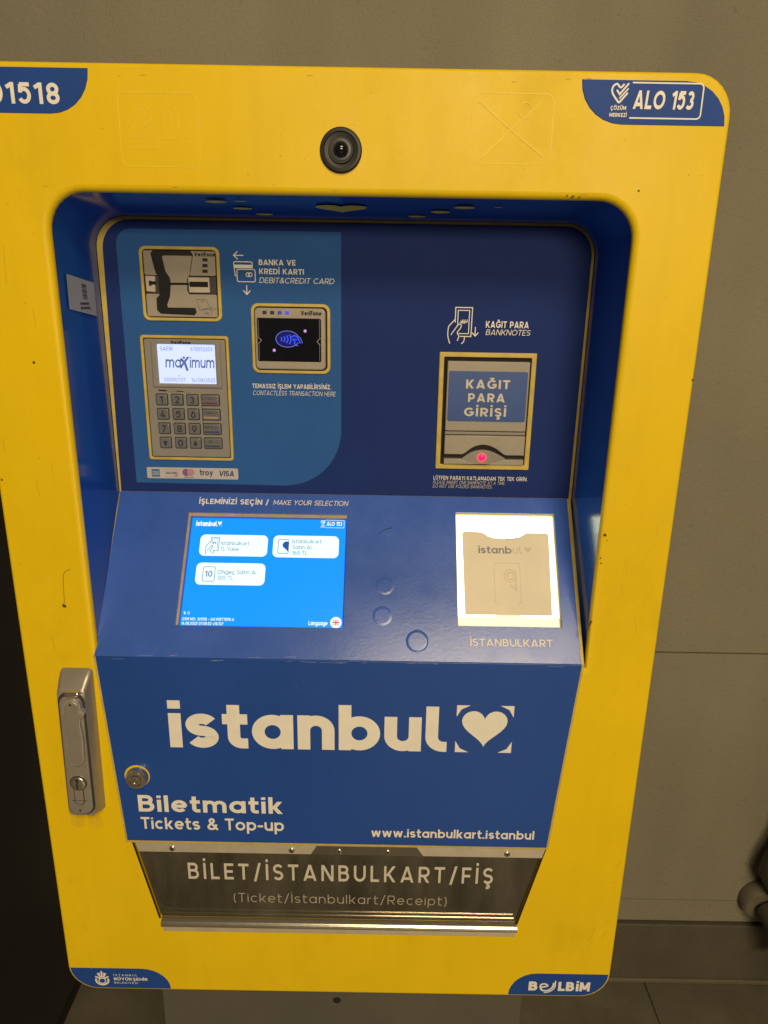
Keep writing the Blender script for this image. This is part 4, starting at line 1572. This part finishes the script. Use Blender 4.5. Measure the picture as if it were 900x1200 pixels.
lettering(LP, lower_text, FRONT, n=2.15)
mb = MB()
k = Ink(mb, FRONT, 2.1, .004)
for i in range(14):
    x = random.uniform(-255, 255); l = random.uniform(3, 24)
    k.line([(x, -375.6 - random.uniform(0, 1.4)), (x + l, -375.6 - random.uniform(0, 1.4))], random.uniform(.12, .3), 'wear')
for i in range(10):
    x, z = random.uniform(-220, 230), random.uniform(-600, -390); l = random.uniform(2, 9); a = random.uniform(1, 2.2)
    k.line([(x, z), (x + l * math.cos(a), z + l * math.sin(a))], .15, 'sheen')
mb.build("scuff_marks", LP)

# --- cam lock
mb = MB()
lathe(mb, FRONT, -228.8, -524.6, [(14.4, 2.0), (14.2, 2.4), (13.4, 2.5)], 'yellow', 32)
CLK = mb.build("cam_lock", TM)
mb = MB()
lathe(mb, FRONT, -228.0, -524.4, [(12.6, 2.4), (12.8, 4.2), (11.6, 9.6), (10.4, 11), (7.4, 11.2), (7.2, 8.6), (6.2, 8.6), (6.0, 11.6), (3.4, 11.8), (3.1, 9.4), (2.2, 10.4), (1.8, 11.4)], 'chrome', 32)
mb.build("lock_cylinder", CLK)

# --- swing handle
mb = MB()
b0 = [(-304.6, -570.5), (-269.6, -571.5), (-266.2, -389.0), (-301.8, -389.0)]
b1 = [(-304.0, -566.0), (-273.6, -566.5), (-270.2, -407.0), (-300.2, -406.0)]
loops = []
for t, n_ in ((0, 0), (.10, 3.0), (.45, 9.0), (.85, 14.5), (.95, 16.6), (1.0, 17.2), (1.06, 17.5)):
    q = [(c[0] + (d[0] - c[0]) * t, c[1] + (d[1] - c[1]) * t) for c, d in zip(b0, b1)]
    loops.append([FRONT(p.x, p.y, n_) for p in rpoly(q, [5, 5, 5, 5])])
mb.loft(loops, 'handle')
mb.face(loops[-1], 'handle')
HD = mb.build("door_handle", TM)
mb = MB()
st = [(-303.8, -564.6), (-273.4, -564.2), (-270.6, -408.6), (-299.8, -408.0)]
solid(mb, FRONT, st, [12, 12, 13, 13], 12, 17.9, 'handle_dk', bevel=.2, bs=2)
st2 = [(-303.0, -563.6), (-275.4, -563.0), (-273.2, -412.5), (-298.4, -412.0)]
solid(mb, FRONT, st2, [11, 11, 11, 11], 16, 19.6, 'handle', bevel=1.5, bs=3)
mb.build("lever_tray", HD)
mb = MB()
outl = [(-293.2, -486.5), (-291.6, -493.0), (-286.4, -496.3), (-279.6, -493.6), (-276.0, -486.5), (-275.0, -465.0), (-275.4, -452.0), (-276.0, -443.4), (-274.4, -436.4), (-270.0, -431.2),
        (-270.4, -428.6), (-273.2, -426.0), (-273.4, -419.6), (-276.2, -415.0), (-281.6, -413.0), (-288.2, -415.2), (-291.6, -420.4), (-292.4, -427.2), (-294.6, -431.0), (-292.6, -438.5), (-292.8, -464.9)]
solid(mb, FRONT, outl, 0, 18.5, 24.8, 'lever_edge', bevel=.5, bs=2)
k = 0.86
cxl, czl = -283.4, -455.0
inn = [(cxl + (x - cxl) * .84, czl + (z - czl) * .945) for x, z in outl]
solid(mb, FRONT, inn, 0, 24.0, 25.7, 'handle', bevel=.8, bs=3)
lathe(mb, FRONT, -283.4, -419.2, [(1.3, 25.7), (1.3, 25.9), (.7, 25.9)], 'gap', 12)
solid(mb, FRONT, rect(-291.4, -412.6, -274.4, -406.4), 2.8, 16, 22.5, 'chrome', bevel=2.2, bs=3)
mb.build("lever", HD)
mb = MB()
lathe(mb, FRONT, -288.1, -521.9, [(9.6, 19.4), (9.6, 19.9), (8.7, 20.0), (8.5, 19.9)], 'handle_dk', 28)
solid(mb, FRONT, rect(-294.4, -550.6, -283.2, -526.0), 5.4, 19.4, 19.9, 'handle_dk', bevel=.1, bs=2)
solid(mb, FRONT, rect(-293.5, -549.7, -284.1, -527.0), 4.6, 19.4, 20.6, 'handle', bevel=.5, bs=2)
lathe(mb, FRONT, -288.1, -521.9, [(8.5, 19.4), (8.5, 21.4), (7.7, 22.0), (4.6, 22.2)], 'chrome', 28)
k = Ink(mb, FRONT, 22.4, .03)
k.line([(-288.4, -515.6), (-287.8, -518.6), (-288.8, -522.4), (-288.4, -527.4)], 1.4, 'gap')
k.line([(-288.4, -515.0), (-288.2, -517.8)], 3.0, 'gap')
k.n = 20.8
k.line([(-297, -544.0), (-279.6, -543.8)], .35, 'gap')
k.poly(arc(-289.5, -557.4, 1.1, 1.1, 0, 330), 'gap')
mb.build("lock_cylinder", HD)

# --- ticket tray
mb = MB()
fr = rpoly(TRAYH, [2, 2, 2, 2])
bk = rpoly([(-219, -731), (217, -731), (232, -640), (-232, -640)], [2, 2, 2, 2])
mb.loft([[FRONT(p.x, p.y, -6) for p in fr], [FRONT(p.x, p.y, -95) for p in bk]], 'tray', smooth=False)
mb.face([FRONT(p.x, p.y, -95) for p in bk], 'tray')
for pts, n0, n1, m_ in (([(-112, -700), (-2, -696), (-30, -640), (-104, -646)], -40, -14, 'beige'), ([(-30, -716), (58, -716), (52, -660), (-18, -660)], -80, -30, 'black'),
                        ([(40, -706), (104, -704), (84, -632), (36, -632)], -80, -60, 'charcoal')):
    solid(mb, FRONT, pts, 4, n0, n1, m_, bevel=2)  # chute plates, toned to stand in for reflections in the flap
TR = mb.build("ticket_tray", TM, "dark ticket tray behind a smoked flap")
mb = MB()
inset = [(-216.6, -728.0), (214.8, -728.0), (240.6, -620.0), (-239.4, -620.0)]
solid(mb, FRONT, inset, 1.5, -4.2, -1.4, 'acrylic', bevel=.4, bs=2, back=True)
FLP = mb.build("flap", TR)


def flap_text(k):
    k.text("BİLET/İSTANBULKART/FİŞ", -180.4, -671.0, 23.6, 'greyprint', .16, 184.4, track=.33)
    k.text("(Ticket/İstanbulkart/Receipt)", -127.6, -704.2, 13.4, 'thinprint', .085, 130.6, track=.24)


lettering(FLP, flap_text, FRONT, n=-1.25, step=.006)
mb = MB()
solid(mb, FRONT, [(-236.4, -630.6), (240.2, -630.6), (243.2, -618.0), (-239.6, -618.0)], 0, -1.2, .6, 'steel', bevel=.3, bs=2)
solid(mb, FRONT, [(-33, -630.5), (100, -630.5), (92, -618.2), (-26, -618.2)], 0, .5, .75, 'tray', bevel=.1, bs=1)
STP = mb.build("steel_strip", TR)
for x in (-196.2, -55.4, 0.6, 57.8, 198.6):
    mb = MB()
    lathe(mb, FRONT, x, -625.0, [(3.6, .5), (3.6, 1.6), (2.9, 2.2), (1.6, 2.3), (1.5, 1.4), (.6, 1.3)], 'chrome', 18)
    lathe(mb, FRONT, x, -625.0, [(1.5, 1.5), (1.5, 2.36), (1.2, 2.36)], 'gap', 10)
    mb.build("screw", STP)
mb = MB()
loops = []
for a in range(0, 181, 20):
    r = math.radians(a)
    loops.append([FRONT(x, -735.6 + 6.2 * math.cos(r), -2 + 8.0 * math.sin(r)) for x in (-216.5, 217.2)])
mb.loft(loops, 'chrome', closed=False)
for x in (-216.5, 217.2):
    mb.face([FRONT(x, -735.6 + 6.2 * math.cos(math.radians(a)), -2 + 8.0 * math.sin(math.radians(a))) for a in range(0, 181, 20)], 'chrome')
solid(mb, FRONT, rect(-215.5, -749, 216.2, -742.6), .3, -.5, 1.2, 'steel', bevel=.4, bs=2)
mb.build("sill", TR)
mb = MB()
for pts in ([(-242.5, -617.5), (-218.6, -730.5)], [(243.5, -617.5), (217.2, -730.5)]):
    k = Ink(mb, FRONT, .2, .01)
    k.line(pts, 2.2, 'gap')
mb.build("flap_gasket", TR)

# ------------------------------------------------------------------ dark neighbouring cabinet, mostly hidden behind the frame
NB = empty("steel_cabinet", (-0.9, 0.25, FLOOR_Z * MM))
tag(NB, 'black steel cabinet standing in shade beside the left edge of the yellow machine', 'cabinet')
mb = MB()
solid(mb, FRONT, rect(-1250, FLOOR_Z + 60, -566, 120), 6, -478, -60, 'cab', bevel=4, back=True)
child_build(mb, "body", NB)
mb = MB()
solid(mb, FRONT, rect(-1235, FLOOR_Z + 0.5, -580, FLOOR_Z + 62), 2, -470, -80, 'gap', back=True)
child_build(mb, "base", NB)

# ------------------------------------------------------------------ pipe fitting at the right edge
PF = empty("pipe_fitting", (0.86, 0.47, -1.2))
tag(PF, 'dark grey pipe fitting with a pale collar low on the wall at the right edge', 'pipe')


def tube(mb, path, radii, m, n=24):
    loops = []
    for i, p in enumerate(path):
        a = Vector(path[max(0, i - 1)]); b_ = Vector(path[min(len(path) - 1, i + 1)])
        d = (b_ - a).normalized()
        u = d.orthogonal().normalized(); v = d.cross(u)
        loops.append([(Vector(p) + (u * math.cos(2 * math.pi * k / n) + v * math.sin(2 * math.pi * k / n)) * radii[i]) * MM for k in range(n)])
    # keep rings aligned by nearest start vertex
    for i in range(1, len(loops)):
        c0 = sum(loops[i - 1], Vector()) / n; c1 = sum(loops[i], Vector()) / n
        best = min(range(n), key=lambda s: ((loops[i][s] - c1) - (loops[i - 1][0] - c0)).length)
        L_ = loops[i][best:] + loops[i][:best]
        if ((L_[1] - c1) - (loops[i - 1][1] - c0)).length > ((L_[-1] - c1) - (loops[i - 1][1] - c0)).length:
            L_ = [L_[0]] + L_[1:][::-1]
        loops[i] = L_
    mb.loft(loops, m)
    mb.face(loops[0], m)
    mb.face(loops[-1], m)


mb = MB()
tube(mb, [(850, 455, -900), (847, 455, -985), (832, 455, -1050), (829, 455, -1075), (850, 455, -1130)], [20, 20, 26, 28, 18], 'pipe')
tube(mb, [(842, 470, -1180), (848, 425, -1190), (858, 395, -1204), (868, 385, -1226), (874, 382, -1262)], [24, 25, 25, 24, 22], 'pipe')
child_build(mb, "pipe_body", PF)
mb = MB()
tube(mb, [(838, 498, -1176), (838, 480, -1176), (838, 474, -1177)], [42, 42, 37], 'pipe_ring', 36)
child_build(mb, "collar", PF)
